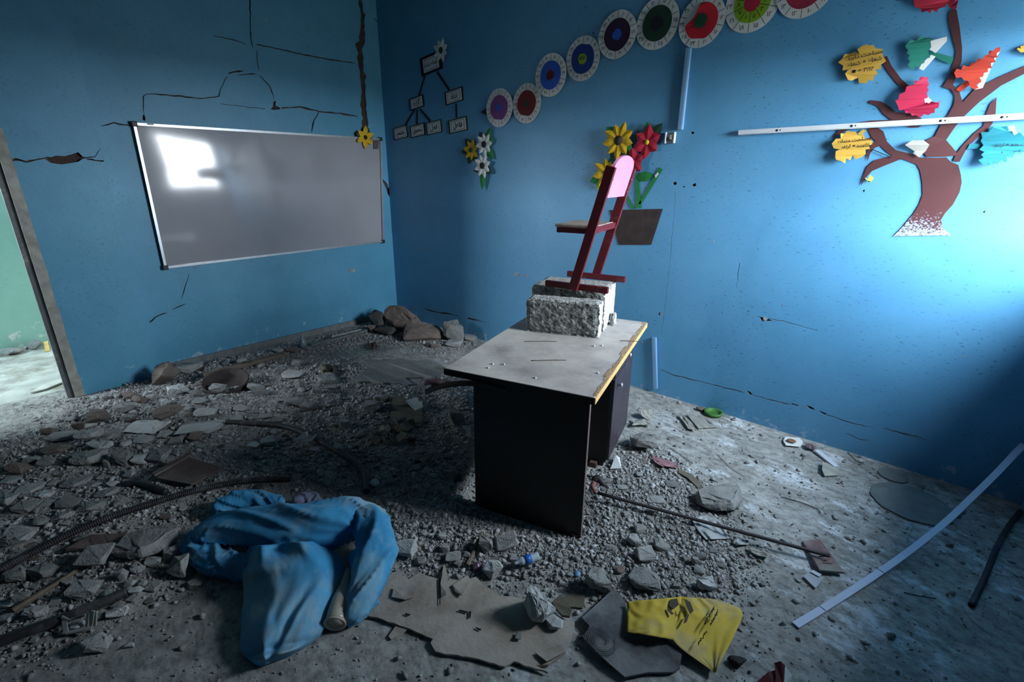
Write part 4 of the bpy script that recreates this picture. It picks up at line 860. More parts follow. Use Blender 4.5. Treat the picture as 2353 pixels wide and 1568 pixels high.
stone(337, 975, 90, 32, 'g', '', 'big pale slab with a white smear in the rubble near the door')
stone(388, 963, 66, 34, 'b', '', 'brown squared brick half-buried near the door', tilt=.3)
stone(231, 1020, 50, 30, 'g', '', 'pale greenish square plaster slab near the door')
stone(290, 1021, 28, 16, 'l', '', 'small lavender-white plaster chip near the door')
stone(468, 982, 100, 30, 'g', '', 'wide pale flake beside the start of the black hose')
stone(404, 895, 54, 30, 'l', '', 'pale triangular broken stone at the foot of the pilaster')
stone(380, 866, 58, 54, 'b', '', 'dark broken brick with reddish edge against the pilaster', tilt=.4)
stone(440, 843, 64, 28, 'c', '', 'lump of dirt and plaster against the whiteboard wall near the pilaster')
stone(1652, 1146, 104, 74, 'f', '', 'thick flat concrete slab on the gravel beyond the metal rod')
stone(1621, 1340, 46, 42, 'g', '', 'round flat stone with a crack on the edge of the gravel')
stone(1692, 1516, 38, 30, 'd', '', 'dark lump beside the yellow paper')
stone(1476, 1018, 62, 48, 'c', '', 'slanting concrete piece at the far foot of the desk', tilt=.3)
stone(1615, 938, 22, 14, 'b', '', 'small brown stone beside the green ring')
for q, lb in (((925, 733, 88, 74, 'b'), 'largest brown boulder of the corner pile'), ((882, 738, 40, 54, 'd'), 'dark upright stone against the whiteboard wall in the corner pile'), ((972, 768, 92, 44, 'b'), 'long rounded brick at the front of the corner pile'), ((1042, 764, 54, 58, 'c'), 'grey block at the right end of the corner pile'), ((1046, 788, 44, 24, 'c'), 'low stone in front of the grey block of the corner pile')):
    stone(*q, '', lb)
for q in [(905,760,58,14,'d'),(1090,772,34,12,'c'),(1000,794,22,14,'b'),(985,793,14,14,'d'),(850,757,18,18,'b'),(1075,792,16,10,'c')]: stone(*q, A7)
for q, lb in (((28, 804, 40, 16, 'c'), 'broad grey lump at the foot of the mint green hallway wall'), ((58, 799, 30, 16, 'g'), 'pale lump at the foot of the mint green hallway wall'), ((86, 792, 30, 24, 'c'), 'grey chunk beside the door edge at the hallway wall'), ((72, 797, 16, 10, 'l'), 'small white chip on the hallway floor')):
    stone(*q, '', lb, zbase=-.01)
# random smaller pieces between the ones placed by eye
def rand_fill(poly_px, n, wmin, wmax, kinds, where, tries=4000):
    q = np.array(poly_px, float); lo, hi = q.min(0), q.max(0); c = 0
    for _ in range(tries):
        if c >= n: break
        px, py = random.uniform(lo[0], hi[0]), random.uniform(lo[1], hi[1])
        if not pip([(px, py)], poly_px)[0]: continue
        p = gnd(px, py); w = wmin*(wmax/wmin)**(random.random()**1.6)*(.6+.4*(py-700)/500); wm = w/ppm(p)
        if any((p[0]-a)**2+(p[1]-b)**2 < (r_+wm*.4)**2 for a, b, r_ in PLACED): continue
        kd = random.choice(kinds); stone(px, py, w, w*(.35 if kd in 'fg' else .62), kd, where); c += 1
rand_fill([(-20, 1030), (190, 935), (420, 900), (500, 1060), (430, 1180), (250, 1260), (-20, 1300)], 75, 13, 34, 'cccffbg', A1)
rand_fill([(440, 880), (700, 820), (900, 890), (1070, 940), (1070, 1180), (900, 1150), (560, 1120), (480, 1050)], 62, 11, 28, 'cccfbd', A3)
rand_fill([(-20, 1330), (250, 1260), (420, 1230), (430, 1340), (250, 1430), (100, 1470), (-20, 1490)], 30, 12, 32, 'cccfl', A4)
rand_fill([(1340, 1120), (1450, 1050), (1560, 1080), (1680, 1280), (1640, 1380), (1400, 1360), (1330, 1280)], 36, 9, 20, 'cccf', A6)
rand_fill([(900, 1200), (1080, 1200), (1320, 1270), (1340, 1350), (1000, 1310), (900, 1290)], 22, 9, 20, 'cccf', A5)

# gravel and grit: far more than anybody could count
def gravel(n, seed):
    rg = np.random.default_rng(seed)
    dens = np.clip(.9*zl+2.6*zg+1.6*zb+.8*ze+.06, 0, 3)
    P = []
    while len(P) < n:
        x = rg.uniform(0.02, WIN_X-.05, 60000); y = rg.uniform(-4.4, -.02, 60000)
        i = ((x-GX[0])/GS).astype(int); j = ((y-GY[0])/GS).astype(int)
        # keep to what the camera can see, denser nearby
        k = rg.random(60000) < dens[i, j]/3
        P += list(zip(x[k], y[k]))
    P = np.array(P[:n]); x, y = P[:, 0], P[:, 1]
    s = .0028*np.exp(rg.exponential(.48, n)); s = np.minimum(s, .016)
    s = np.array([free_spot(a, b, c, d) for a, b, c, d in zip(x, y, bed(x, y)+s*.35, s)]); ok = s > .0017; x, y, s = x[ok], y[ok], s[ok]; n = len(x)
    vi = np.array([(1, 0, 0), (-1, 0, 0), (0, 1, 0), (0, -1, 0), (0, 0, 1), (0, 0, -1)], float)
    fi = np.array([(0, 2, 4), (2, 1, 4), (1, 3, 4), (3, 0, 4), (2, 0, 5), (1, 2, 5), (3, 1, 5), (0, 3, 5)])
    Vv = vi[None]*rg.uniform(.65, 1.35, (n, 6, 1))+rg.normal(0, .22, (n, 6, 3))
    Vv *= s[:, None, None]*rg.uniform(.6, 1.2, (n, 1, 3)); a = rg.uniform(0, 6.28, n); ca, sa = np.cos(a)[:, None], np.sin(a)[:, None]
    X = Vv[..., 0]*ca-Vv[..., 1]*sa+x[:, None]; Y = Vv[..., 0]*sa+Vv[..., 1]*ca+y[:, None]; Z = Vv[..., 2]*.8+(bed(x, y)+s*.35)[:, None]
    V = np.stack([X, Y, Z], -1).reshape(-1, 3); F = (fi[None]+6*np.arange(n)[:, None, None]).reshape(-1, 3)
    me = bpy.data.meshes.new('gravel'); me.vertices.add(len(V)); me.vertices.foreach_set('co', V.ravel().astype(np.float32))
    me.loops.add(F.size); me.loops.foreach_set('vertex_index', F.ravel().astype(np.int32)); me.polygons.add(len(F))
    me.polygons.foreach_set('loop_start', np.arange(0, F.size, 3, dtype=np.int32)); me.update(calc_edges=True)
    at = me.attributes.new('tone', 'FLOAT', 'FACE'); at.data.foreach_set('value', np.repeat(rg.random(n)**1.3, 8).astype(np.float32))
    me.materials.append(T_GRAVEL); o = bpy.data.objects.new('gravel', me); COL.objects.link(o)
    setp(o, 'loose grey gravel and grit scattered around the desk and rubble', 'gravel', None, 'stuff')

# ================================================================== THINGS ON THE FLOOR
def wob(P, amp, seed, f=6.0):
    """small irregularity on a list of points"""
    return [p+np.array([noise.noise(Vector(p)*f+Vector((seed, 0, 0))), noise.noise(Vector(p)*f+Vector((0, seed, 5))), 0])*amp for p in P]
def floor_slab(name, px, m, label, cat, zt=.012, t=.010, rag=0.0, seed=1, lifts=None, group=None):
    """board or paper on the ground from its pixel outline; rag roughens the edges (pixels)"""
    rnd = random.Random(seed); out = []
    for i, (p, q) in enumerate(zip(px, px[1:]+px[:1])):
        n = max(1, int(math.hypot(q[0]-p[0], q[1]-p[1])/14)) if rag else 1
        for k in range(n):
            tt = k/n; j = rag if k else rag*.3
            l0 = (p[2] if len(p) > 2 else 0); l1 = (q[2] if len(q) > 2 else 0)
            out.append((p[0]+(q[0]-p[0])*tt+rnd.uniform(-j, j), p[1]+(q[1]-p[1])*tt+rnd.uniform(-j, j), l0+(l1-l0)*tt))
    P = []
    for p in out:
        g = gnd(p[0], p[1]); P.append(fl(p[0], p[1], g[2]+zt+p[2]))
    V, F = sheetv(P, UP, t); return fixn(mk(name, V, F, m, label=label, cat=cat, group=group))
M_HARDB = mat('dusty_hardboard', (164, 152, 138), .9, .3, 6, .4, 40, col2=(136, 126, 116), dust=(172, 166, 156), dust_amt=.55)
M_CARDB = mat('dirty_cardboard', (104, 98, 84), .95, .3, 12, .3, 40)
M_BROWNB = mat('brown_board', (98, 82, 78), .85, .3, 8, .3, 30, dust=(118, 112, 106), dust_amt=.35)
M_SLATE = mat('dark_sheet_metal', (84, 86, 90), .55, .3, 10, .25, 40, dust=(122, 122, 120), dust_amt=.5)
P = [fl(x, y, z) for x, y, z in ((100, 786, .06), (110, 783, .06), (114, 806, .0), (104, 808, .0))]
sheet('yellow_scrap', P, UP+EX*.5, mat('yellow_sponge', (214, 184, 110), .9, .2, 20), None, .03, label='yellow scrap on the hallway floor beside the door frame', cat='scrap')
P = [fl(x, y, .006) for x, y in ((70, 902), (96, 884), (150, 868), (152, 874), (104, 894))]
sheet('floor_flake', P, UP, mat('pale_flake', (206, 206, 196), .9, .2, 10), None, .012, label='long pale flake lying on the hallway floor by the door', cat='flake')
M_YPAP = mat('dusty_yellow_paper', (214, 184, 62), .8, .18, 7, .25, 25, dust=(158, 146, 118), dust_amt=.40)
# broken hardboard sheet in the foreground
hb = thing('broken_board', 'large broken hardboard sheet with splintered edges lying before the blue cloth', 'board', gnd(1080, 1420))
px = [(840, 1412), (868, 1360), (885, 1325), (905, 1318), (940, 1330), (965, 1315), (985, 1324), (1008, 1330), (1022, 1300), (1030, 1332), (1060, 1335), (1095, 1325), (1112, 1345), (1150, 1368), (1190, 1374), (1230, 1392), (1290, 1420), (1322, 1432), (1312, 1470), (1300, 1500), (1262, 1528), (1230, 1530), (1258, 1546), (1180, 1520), (1160, 1533), (1100, 1515), (1000, 1498), (990, 1478), (994, 1468), (930, 1440)]
zt = .016; HB = px
P = []
rr = random.Random(8)
for p, q in zip(px, px[1:]+px[:1]):
    n = max(1, int(math.hypot(q[0]-p[0], q[1]-p[1])/12))
    for k in range(n): P.append(fl(p[0]+(q[0]-p[0])*k/n+rr.uniform(-1.5, 1.5), p[1]+(q[1]-p[1])*k/n+rr.uniform(-1.5, 1.5), zt))
V, F = sheetv(P, UP, .008); fixn(mk('sheet', V, F, M_HARDB, hb))
for pts in ([(905, 1350), (960, 1345), (950, 1372), (930, 1378), (900, 1372)], [(1012, 1340), (1022, 1296), (1030, 1340), (1026, 1366), (1014, 1372)], [(1040, 1345), (1075, 1322), (1082, 1335), (1062, 1368), (1046, 1360)], [(1230, 1500), (1290, 1480), (1300, 1498), (1256, 1520)]):
    sheet('splinter', [fl(x, y, zt+.010+.006*(i % 2)) for i, (x, y) in enumerate(pts)], UP, M_HARDB, hb, .004)
for pts in ([(1055, 1401), (1075, 1406), (1074, 1410), (1054, 1404)], [(1078, 1404), (1083, 1406), (1081, 1420), (1077, 1422)], [(1092, 1441), (1106, 1446), (1104, 1450), (1094, 1445)], [(930, 1409), (943, 1412), (940, 1416), (931, 1413)], [(1008, 1330), (1013, 1331), (1012, 1388), (1010, 1391)]):
    sheet('hole', [fl(x, y, zt+.0065) for x, y in pts], UP, M_BLACKP, hb, .001)
floor_slab('splinter', [(893, 1462), (910, 1438), (936, 1446), (915, 1462), (898, 1469)], M_HARDB, 'torn hardboard splinter beside the sheet below the cloth', 'splinter', .01, .006, .6, 3)
# stones resting on the sheet
def on_sheet(px_, py_, w, h, kd, lb, tilt=.3):
    return stone(px_, py_, w, h, kd, '', lb, tilt=tilt, zbase=zt+.002)
me, z0, z1 = chunk_mesh(911, .45, 3, .85, T_LIGHT)
P0 = fl(1236, 1415, zt); k = ppm(P0); o = bpy.data.objects.new('concrete_shard', me); COL.objects.link(o)
o.scale = (60/k, 78/k, 84/k/(z1-z0)*.75); o.rotation_euler = (.25, .2, YAW+.5); o.location = Vector(P0)+Vector((0, 0, 84/k*.75*.5))
setp(o, 'tall pale concrete shard standing on the hardboard sheet', 'rubble'); STONES.append([o, zt, 0.0, True, 9.0])
on_sheet(1264, 1424, 48, 32, 'l', 'rounded pale stone at the foot of the tall shard'); on_sheet(1194, 1461, 24, 16, 'c', 'lone small stone on the hardboard sheet')
floor_slab('board_scrap', [(1268, 1384, .03), (1286, 1368, .03), (1314, 1400, .03), (1309, 1416, .02), (1292, 1414, .02)], M_CARDB, 'tan scrap of board leaning behind the tall shard', 'board', .012, .012, 1, 4)
floor_slab('board_scrap', [(1290, 1372), (1320, 1358), (1345, 1362), (1338, 1398), (1310, 1395)], M_CARDB, 'flat torn scrap of board on the gravel behind the dark sheet', 'board', .01, .006, 2, 5)
# dark sheet with ring marks
ds = thing('dark_sheet', 'dark grey broken sheet with ring marks half under the yellow paper', 'sheet', gnd(1430, 1490))
zt2 = .03
P = [fl(x, y, z) for x, y, z in [(1337, 1420, zt2), (1372, 1388, zt2), (1411, 1352, zt2+.01), (1438, 1385, zt2), (1444, 1440, zt2), (1530, 1468, zt2), (1568, 1500, zt2), (1562, 1535, zt2-.012), (1545, 1545, zt2-.012), (1490, 1545, zt2-.010), (1436, 1556, zt2-.008), (1400, 1525, zt2), (1362, 1490, zt2), (1337, 1462, zt2), (1350, 1452, zt2), (1354, 1438, zt2)]]
V, F = sheetv(P, UP, .008); fixn(mk('sheet', V, F, M_SLATE, ds))
c = fl(1380, 1473, zt2+.001)
for k in range(6):
    r_ = .022+.009*k*.8; seg = 36; a0 = .5*k; Q = [c+np.array([math.cos(g)*r_, math.sin(g)*r_*.95, 0]) for g in np.linspace(a0, a0+4.8, seg)]
    tube('ring_mark', Q, .0008, mat('ring_scratch', (48, 50, 54), .5, .1, 10), ds, 5)
for pts in ([(1337, 1420), (1374, 1386), (1412, 1351), (1414, 1355), (1376, 1390), (1341, 1423)],):
    sheet('bright_edge', [fl(x, y, zt2+.004) for x, y in pts], UP, M_FRAME, ds, .004)
# crumpled yellow paper
def crumple_sheet(name, outline, m, label, cat, zf, seed, n=26, amp=.012, parent=None, extra=None):
    """paper or cloth scrap from a pixel outline (four-sided grid), zf(a,b) height"""
    L, R = outline; L = smooth_path(L, n+1) if len(L) > 2 else np.array([np.array(L[0])*(1-t)+np.array(L[1])*t for t in np.linspace(0, 1, n+1)]); R = smooth_path(R, n+1) if len(R) > 2 else np.array([np.array(R[0])*(1-t)+np.array(R[1])*t for t in np.linspace(0, 1, n+1)])
    V = []
    for i in range(n+1):
        for j in range(n+1):
            a = j/n; b = i/n; p = L[i]*(1-a)+R[i]*a; g = gnd(p[0], p[1])[2]
            w_ = noise.noise(Vector((a*3+seed, b*3, 1)))
            z = g+zf(a, b)+amp*(1-abs(noise.noise(Vector((a*4.2+seed*3, b*3.1+w_, seed))))*2.2)*.5
            V.append(fl(p[0], p[1], max(g+.002, z)))
    F = [(i*(n+1)+j, i*(n+1)+j+1, (i+1)*(n+1)+j+1, (i+1)*(n+1)+j) for i in range(n) for j in range(n)]
    o = fixn(mk(name, V, F, m, parent, True, label=label, cat=cat)); md = o.modifiers.new('thickness', 'SOLIDIFY'); md.thickness = .0012; md.offset = -1
    return o
yp = thing('yellow_paper', 'crumpled yellow printed paper bag lying over the dark sheet', 'paper', gnd(1570, 1450))
crumple_sheet('paper_half', ([(1441, 1383), (1441, 1425), (1441, 1453)], [(1566, 1372), (1563, 1420), (1546, 1470)]), M_YPAP, None, None, lambda a, b: .045+.02*math.sin(a*3), 2, 22, .010, yp)
crumple_sheet('paper_half', ([(1558, 1371), (1560, 1420), (1547, 1472), (1642, 1546)], [(1650, 1378), (1704, 1404), (1692, 1450), (1644, 1545)]), M_YPAP, None, None, lambda a, b: .035+.018*math.sin(a*2.6+b*4), 4, 24, .012, yp)
M_FADE = mat('faded_print', (72, 66, 52), .8, .2, 30)
for pts in ([(1540, 1378), (1556, 1376), (1560, 1390), (1548, 1400), (1538, 1392)], [(1572, 1376), (1586, 1384), (1594, 1404), (1586, 1412), (1578, 1396)], [(1575, 1416), (1584, 1412), (1578, 1430), (1570, 1434)], [(1534, 1396), (1548, 1410), (1544, 1414), (1532, 1402)], [(1562, 1394), (1572, 1404), (1566, 1408)]):
    sheet('printed_mark', [fl(x, y, .075) for x, y in pts], UP, M_FADE, yp, .0006)
def scribble(x0, y0, x1, y1, z, parent, m, seed, n=7, amp=4):
    rnd = random.Random(seed); pts = []
    for k in range(n*3+1):
        t = k/(n*3); pts.append((x0+(x1-x0)*t+rnd.uniform(-1, 1)*amp*.5, y0+(y1-y0)*t+(amp if k % 2 else -amp)*rnd.uniform(.3, 1)))
    return tube('script_line', [fl(x, y, z) for x, y in pts], .0016, m, parent, 5)
scribble(1650, 1404, 1632, 1436, .068, yp, M_FADE, 3); scribble(1640, 1398, 1618, 1434, .068, yp, M_FADE, 5); scribble(1624, 1452, 1604, 1480, .066, yp, M_FADE, 7)

# hoses, rods and strips
M_HOSE = mat('black_corrugated_hose', (44, 42, 46), .6, .25, 20, dust=(92, 90, 90), dust_amt=.35)
def hose(px, r_, label, ribbed=True, zoff=None, n=260, r2=None):
    P = []; r_ = r2 or r_
    for p in px:
        g = gnd(p[0], p[1]); P.append(fl(p[0], p[1], g[2]+(p[2] if len(p) > 2 else r_*(.8 if g[2] > .012 else 1.02))))
    P = smooth_path(P, n); L = np.concatenate([[0], np.cumsum(np.linalg.norm(np.diff(P, axis=0), axis=1))])
    R = r_*(1+.09*np.sin(L/.0085*2*math.pi)) if ribbed else np.full(n, r_)
    return tube('hose', P, R, M_HOSE, None, 10, True, label=label, cat='hose')
hose([(-60, 1345), (0, 1311), (80, 1268), (160, 1228), (250, 1190), (340, 1160), (420, 1135), (500, 1116), (580, 1104), (668, 1100)], .0155, 'long black corrugated hose snaking past the blue cloth', n=1700)
hose([(520, 970), (575, 974), (640, 978), (690, 992), (735, 1014), (780, 1040), (815, 1062), (838, 1090), (842, 1130)], .017, 'thick dark hose curving through the rubble behind the cloth', False)
hose([(286, 1112), (318, 1111), (352, 1120), (382, 1132)], .016, 'short piece of grey hose beside the brown board', False, n=60)
hose([(-40, 1490), (60, 1452), (150, 1420), (220, 1392), (292, 1360)], .02, 'straight dark pipe at the edge of the rubble near the clip', False, n=60)
hose([(2232, 1392), (2262, 1330), (2290, 1260), (2318, 1210), (2345, 1175)], .018, 'dark hose lying in the shade below the window', False, n=80, r2=.011)
M_ROD = mat('rusty_steel_rod', (64, 60, 62), .6, .3, 30, .2, 60, metal=.3)
rod = thing('metal_rod', 'long dark metal rod with a reddish hook head lying across the gravel', 'rod', gnd(1640, 1200))
A, B = fl(1372, 1133, .068), fl(1906, 1278, .043); Pm = [A+(B-A)*t for t in np.linspace(0, 1, 12)]
tube('shaft', Pm, .0085, M_ROD, rod); M_RUST = mat('red_rusted_head', (150, 96, 92), .8, .3, 30, .3, 50)
tube('hook', smooth_path([A, A+(A-B)*.012+UP*.004, fl(1362, 1118, .075), fl(1366, 1108, .09)], 12), [.009]*6+[.014]*6, M_RUST, rod)
tube('claw', smooth_path([fl(1362, 1106, .085), fl(1374, 1100, .10), fl(1386, 1112, .085), fl(1396, 1122, .06)], 12), [.016, .02, .021, .021, .02, .019, .017, .015, .012, .009, .006, .004], M_ROD, rod)
# the fallen duct strip bends up from the floor and leans against the window wall
S0 = fl(1828, 1438, .006); S1 = plane(2353, 1022, (0, -.03, 0), (0, 1, 0)); dd = (S1-S0)*np.array([1, 1, 0]); nn = np.cross(dd, UP)
Q = [S0]+[plane(x, y, S0, nn) for x, y in ((1905, 1391), (2000, 1330), (2090, 1267), (2170, 1203), (2235, 1142), (2290, 1088), (2330, 1045))]+[S1]
Q = [q if q[2] > .006 else np.array([q[0], q[1], .006]) for q in Q]
Q = smooth_path(Q, 40); fs = thing('fallen_duct', 'long bent white duct strip leaning from the floor into the corner by the window wall', 'cable duct', S0)
wv = nn/np.linalg.norm(nn); V = []; F = []
for i, q in enumerate(Q):
    d = Q[min(i+1, 39)]-Q[max(i-1, 0)]; d /= np.linalg.norm(d); up = np.cross(wv, d); up *= np.sign(up[2])
    V += [q+wv*.0135+up*.003, q-wv*.0135+up*.003, q-wv*.0135-up*.003, q+wv*.0135-up*.003]
for i in range(39):
    for j in range(4): F.append((4*i+j, 4*i+(j+1) % 4, 4*i+4+(j+1) % 4, 4*i+4+j))
F += [(0, 1, 2, 3), (156, 159, 158, 157)]; fixn(mk('strip', V, F, mat('pale_lilac_pvc', (196, 204, 222), .45, .06, 8), fs, False))
for k in (4, 11): bar('joint_line', Q[k]+wv*.0136+UP*.004, Q[k]-wv*.0136+UP*.004, .002, .002, UP, M_FRAME, fs)
# metal channel and papers near the right wall
def fbar(name, a, b, w, h, m, label, cat, za=None):
    A, B = gnd(*a), gnd(*b); A = fl(*a, A[2]+h/2+(za or 0)); B = fl(*b, B[2]+h/2); d = B-A
    return bar(name, A, B, w, h, np.cross(d, UP), m, label=label, cat=cat)
mc = fbar('metal_channel', (1876, 1036), (1922, 1074), .032, .012, M_DUCT, 'short white metal channel lying near the right wall', 'channel', .01)
floor_slab('plaster_flake', [(1890, 1062, .02), (1900, 1064, .012), (1930, 1082, .0), (1926, 1092), (1895, 1094, .004), (1889, 1080, .02)], M_STUC, 'pale curled flake beside the metal channel', 'flake', .01, .004, .5, 3)
pp = thing('magazine_page', 'torn white page with a brown picture near the right wall', 'paper', gnd(1818, 1002))
crumple_sheet('page', ([(1805, 1003), (1800, 1013), (1806, 1024)], [(1836, 1006), (1845, 1016), (1838, 1027)]), M_WHT, None, None, lambda a, b: .012, 5, 12, .008, pp)
lathe('picture', [(.026, 0), (.022, .001), (.0001, .0012)], fl(1819, 1013, .026), mat('brown_picture', (150, 104, 80), .7, .3, 40), pp, 14)
crumple_sheet('crumpled_photo', ([(1850, 1018), (1850, 1025), (1856, 1030)], [(1866, 1020), (1876, 1027), (1876, 1034)]), mat('faded_photo', (120, 104, 110), .6, .4, 50), 'crumpled purple-grey photograph touching the torn page', 'photograph', lambda a, b: .02, 7, 10, .012)
bk = thing('booklet', 'dusty reddish booklet under the end of the metal rod', 'booklet', gnd(1890, 1280))
P = [fl(x, y, .012+dz) for x, y, dz in ((1844, 1243, 0), (1884, 1240, 0), (1940, 1316, .012), (1884, 1310, .02))]
sheet('cover', P, UP, mat('worn_red_cover', (126, 92, 92), .7, .3, 10, dust=(140, 134, 126), dust_amt=.5), bk, .003)
sheet('pages', [p-UP*.004 for p in P], UP, M_GREY, bk, .004)
c = fl(1905, 1292, .032)
for k, (w_, h_) in enumerate(((.05, .006), (.035, .006), (.05, .006))): bar('cover_print', c+RR*(-w_/2)-np.array([.01, -.012, 0])*k, c+RR*(w_/2)-np.array([.01, -.012, 0])*k, h_, .001, FF*np.array([1, 1, 0]), M_RUST, bk)
sc = floor_slab('card', [(1846, 1325), (1862, 1312), (1892, 1330), (1874, 1352)], paper('pale_card', (176, 182, 188)), 'small pale square card on the floor below the booklet', 'card', .012, .004)
floor_slab('card', [(1862, 1314), (1868, 1310), (1888, 1320), (1883, 1326)], paper('bright_card', (206, 210, 216)), 'bright strip of card lying on the pale square card', 'card', .018, .002)
# wrinkled plastic by the rod
M_FILM = mat('dusty_plastic_film', (168, 172, 172), .45, .2, 20, .2, 30)
crumple_sheet('plastic_sheet', ([(1590, 1193), (1600, 1215), (1622, 1240)], [(1630, 1178), (1660, 1205), (1676, 1238)]), M_FILM, 'wrinkled grey plastic film caught under the metal rod', 'plastic film', lambda a, b: .008+.006*math.sin(a*7), 11, 18, .016)
crumple_sheet('plastic_sheet', ([(1686, 1238), (1684, 1247), (1692, 1252)], [(1712, 1234), (1722, 1246), (1720, 1252)]), M_FILM, 'small crumple of plastic film beside the larger piece', 'plastic film', lambda a, b: .012+.006*math.sin(a*6), 13, 12, .018)
crumple_sheet('paper_scrap', ([(1722, 1258), (1726, 1268), (1738, 1276)], [(1762, 1262), (1770, 1272), (1764, 1282)]), M_GREY, 'torn grey paper scrap on the floor beside the rod', 'paper', lambda a, b: .014, 17, 12, .016)
# papers beside the desk foot
crumple_sheet('paper_scrap', ([(1455, 968), (1452, 978), (1462, 976)], [(1480, 962), (1494, 972), (1500, 978)]), M_GREY, 'folded pale paper near the far leg of the desk', 'paper', lambda a, b: .02, 19, 12, .02)
crumple_sheet('paper_cup', ([(1470, 942), (1474, 955), (1488, 965)], [(1497, 940), (1499, 952), (1496, 964)]), M_GREY, 'grey curled paper cone standing near the desk foot', 'paper', lambda a, b: .05*(1-b)+.01, 23, 12, .01)
crumple_sheet('paper_scrap', ([(1578, 952), (1590, 968), (1605, 985)], [(1620, 960), (1640, 975), (1650, 982)]), M_GREY, 'wide flat grey paper lying in front of the green ring', 'paper', lambda a, b: .008, 29, 14, .012)
crumple_sheet('paper_scrap', ([(1560, 955), (1566, 965), (1580, 985)], [(1575, 958), (1590, 972), (1600, 990)]), M_GREY, 'dark-edged torn paper next to the wide grey paper', 'paper', lambda a, b: .012, 31, 10, .02)
floor_slab('paper_scrap', [(1402, 1078, .0), (1416, 1046, .03), (1424, 1052, .02), (1428, 1076, .01)], M_WHT, 'bright white paper scrap at the foot of the cabinet', 'paper', .012, .001)
crumple_sheet('pink_wrapper', ([(1498, 1048), (1505, 1062), (1522, 1072)], [(1530, 1056), (1555, 1068), (1562, 1076)]), mat('faded_pink_wrapper', (158, 116, 122), .5, .3, 20), 'faded pink plastic wrapper on the edge of the gravel', 'wrapper', lambda a, b: .02, 37, 14, .02)
floor_slab('cardboard_strip', [(1562, 1078), (1590, 1090), (1612, 1110), (1604, 1122), (1580, 1098), (1558, 1086)], M_CARDB, 'bent cardboard strip along the far rim of the gravel', 'cardboard', .014, .003, 1, 5)
# green ring
g = fl(1640, 952, .0); g[1] = min(g[1], -.072); gr = lathe('green_ring', [(.028, .004), (.05, .004), (.060, .010), (.064, .028), (.056, .032), (.048, .028), (.044, .014), (.028, .010)], g, mat('dusty_green_plastic', (66, 118, 50), .6, .25, 20), None, 36, label='green plastic ring-shaped dish near the right wall', cat='dish')
# round plates
def disc_slab(px_, py_, rx, label, m, cut=None):
    c = gnd(px_, py_); r_ = rx/ppm(c); P = []
    for k in range(36):
        a = 2*math.pi*k/36; rr_ = r_*(1+.02*math.sin(k*1.7))
        p = c+np.array([math.cos(a)*rr_, math.sin(a)*rr_, .010])
        P.append(p)
    return sheet('round_plate', P, UP, m, None, .008, label=label, cat='plate')
M_PLATE = mat('dusty_round_plate', (122, 130, 128), .8, .3, 9, .3, 30, dust=(96, 98, 96), dust_amt=.4)
disc_slab(2092, 1158, 76, 'large round flat plate on the floor under the bent strip', M_PLATE); disc_slab(2052, 1095, 29, 'smaller round flat plate beside the large one near the right wall', M_PLATE)
floor_slab('handle_loop', [(2190, 1174), (2202, 1170), (2220, 1172), (2215, 1178), (2204, 1180), (2210, 1186), (2200, 1188)], M_PLATE, 'broken plastic loop lying beside the bent strip', 'plastic piece', .01, .006)
# red scrap at the bottom
rs = thing('red_scrap', 'crumpled maroon and white packet on the floor in front of the yellow paper', 'packet', gnd(1785, 1550))
sheet('maroon_flap', [fl(x, y, z) for x, y, z in ((1738, 1568, .01), (1765, 1545, .03), (1784, 1540, .03), (1780, 1575, .01), (1755, 1590, .01))], UP, mat('maroon_packet', (112, 52, 58), .5, .2, 20), rs, .002)
sheet('maroon_flap', [fl(x, y, z) for x, y, z in ((1780, 1524, .05), (1794, 1520, .06), (1804, 1530, .05), (1800, 1575, .01), (1784, 1580, .01))], UP, MATS['maroon_packet'], rs, .002)
sheet('white_flap', [fl(x, y, z) for x, y, z in ((1804, 1532, .03), (1820, 1552, .02), (1818, 1566, .01), (1802, 1572, .01))], UP, M_WHT, rs, .002)
# bottle and cap
bt = thing('plastic_bottle', 'crushed clear plastic bottle with a blue label in front of the desk', 'bottle', gnd(1210, 1288))
A, B = fl(1182, 1296, .055), fl(1236, 1278, .055); Pm = [A+(B-A)*t for t in np.linspace(0, 1, 14)]
tube('bottle_body', wob(Pm, .006, 3, 40), [.007, .007, .008, .014, .0185, .016, .018, .0155, .018, .016, .018, .0165, .018, .017], mat('clear_dusty_plastic', (176, 190, 198), .25, .15, 20), bt, 12)
tube('bottle_label', [A+(B-A)*t for t in (.42, .55, .68)], .0188, mat('blue_label', (36, 100, 190), .4, .2, 20), bt, 12)
lathe('bottle_cap', [(.013, 0), (.015, .004), (.015, .010), (.0001, .012)], gnd(1326, 1322), mat('pale_blue_cap', (110, 150, 184), .5, .2, 20), None, 14, label='pale blue bottle cap on the gravel before the desk', cat='bottle cap')
lathe('foil_wrapper', [(.008, 0), (.02, .006), (.018, .016), (.006, .024), (.0001, .026)], gnd(1096, 1305), mat('pink_foil', (176, 140, 156), .25, .4, 60, .6, 50, metal=.6), None, 9, label='crumpled pinkish foil wrapper near the hardboard sheet', cat='wrapper', smooth=False)
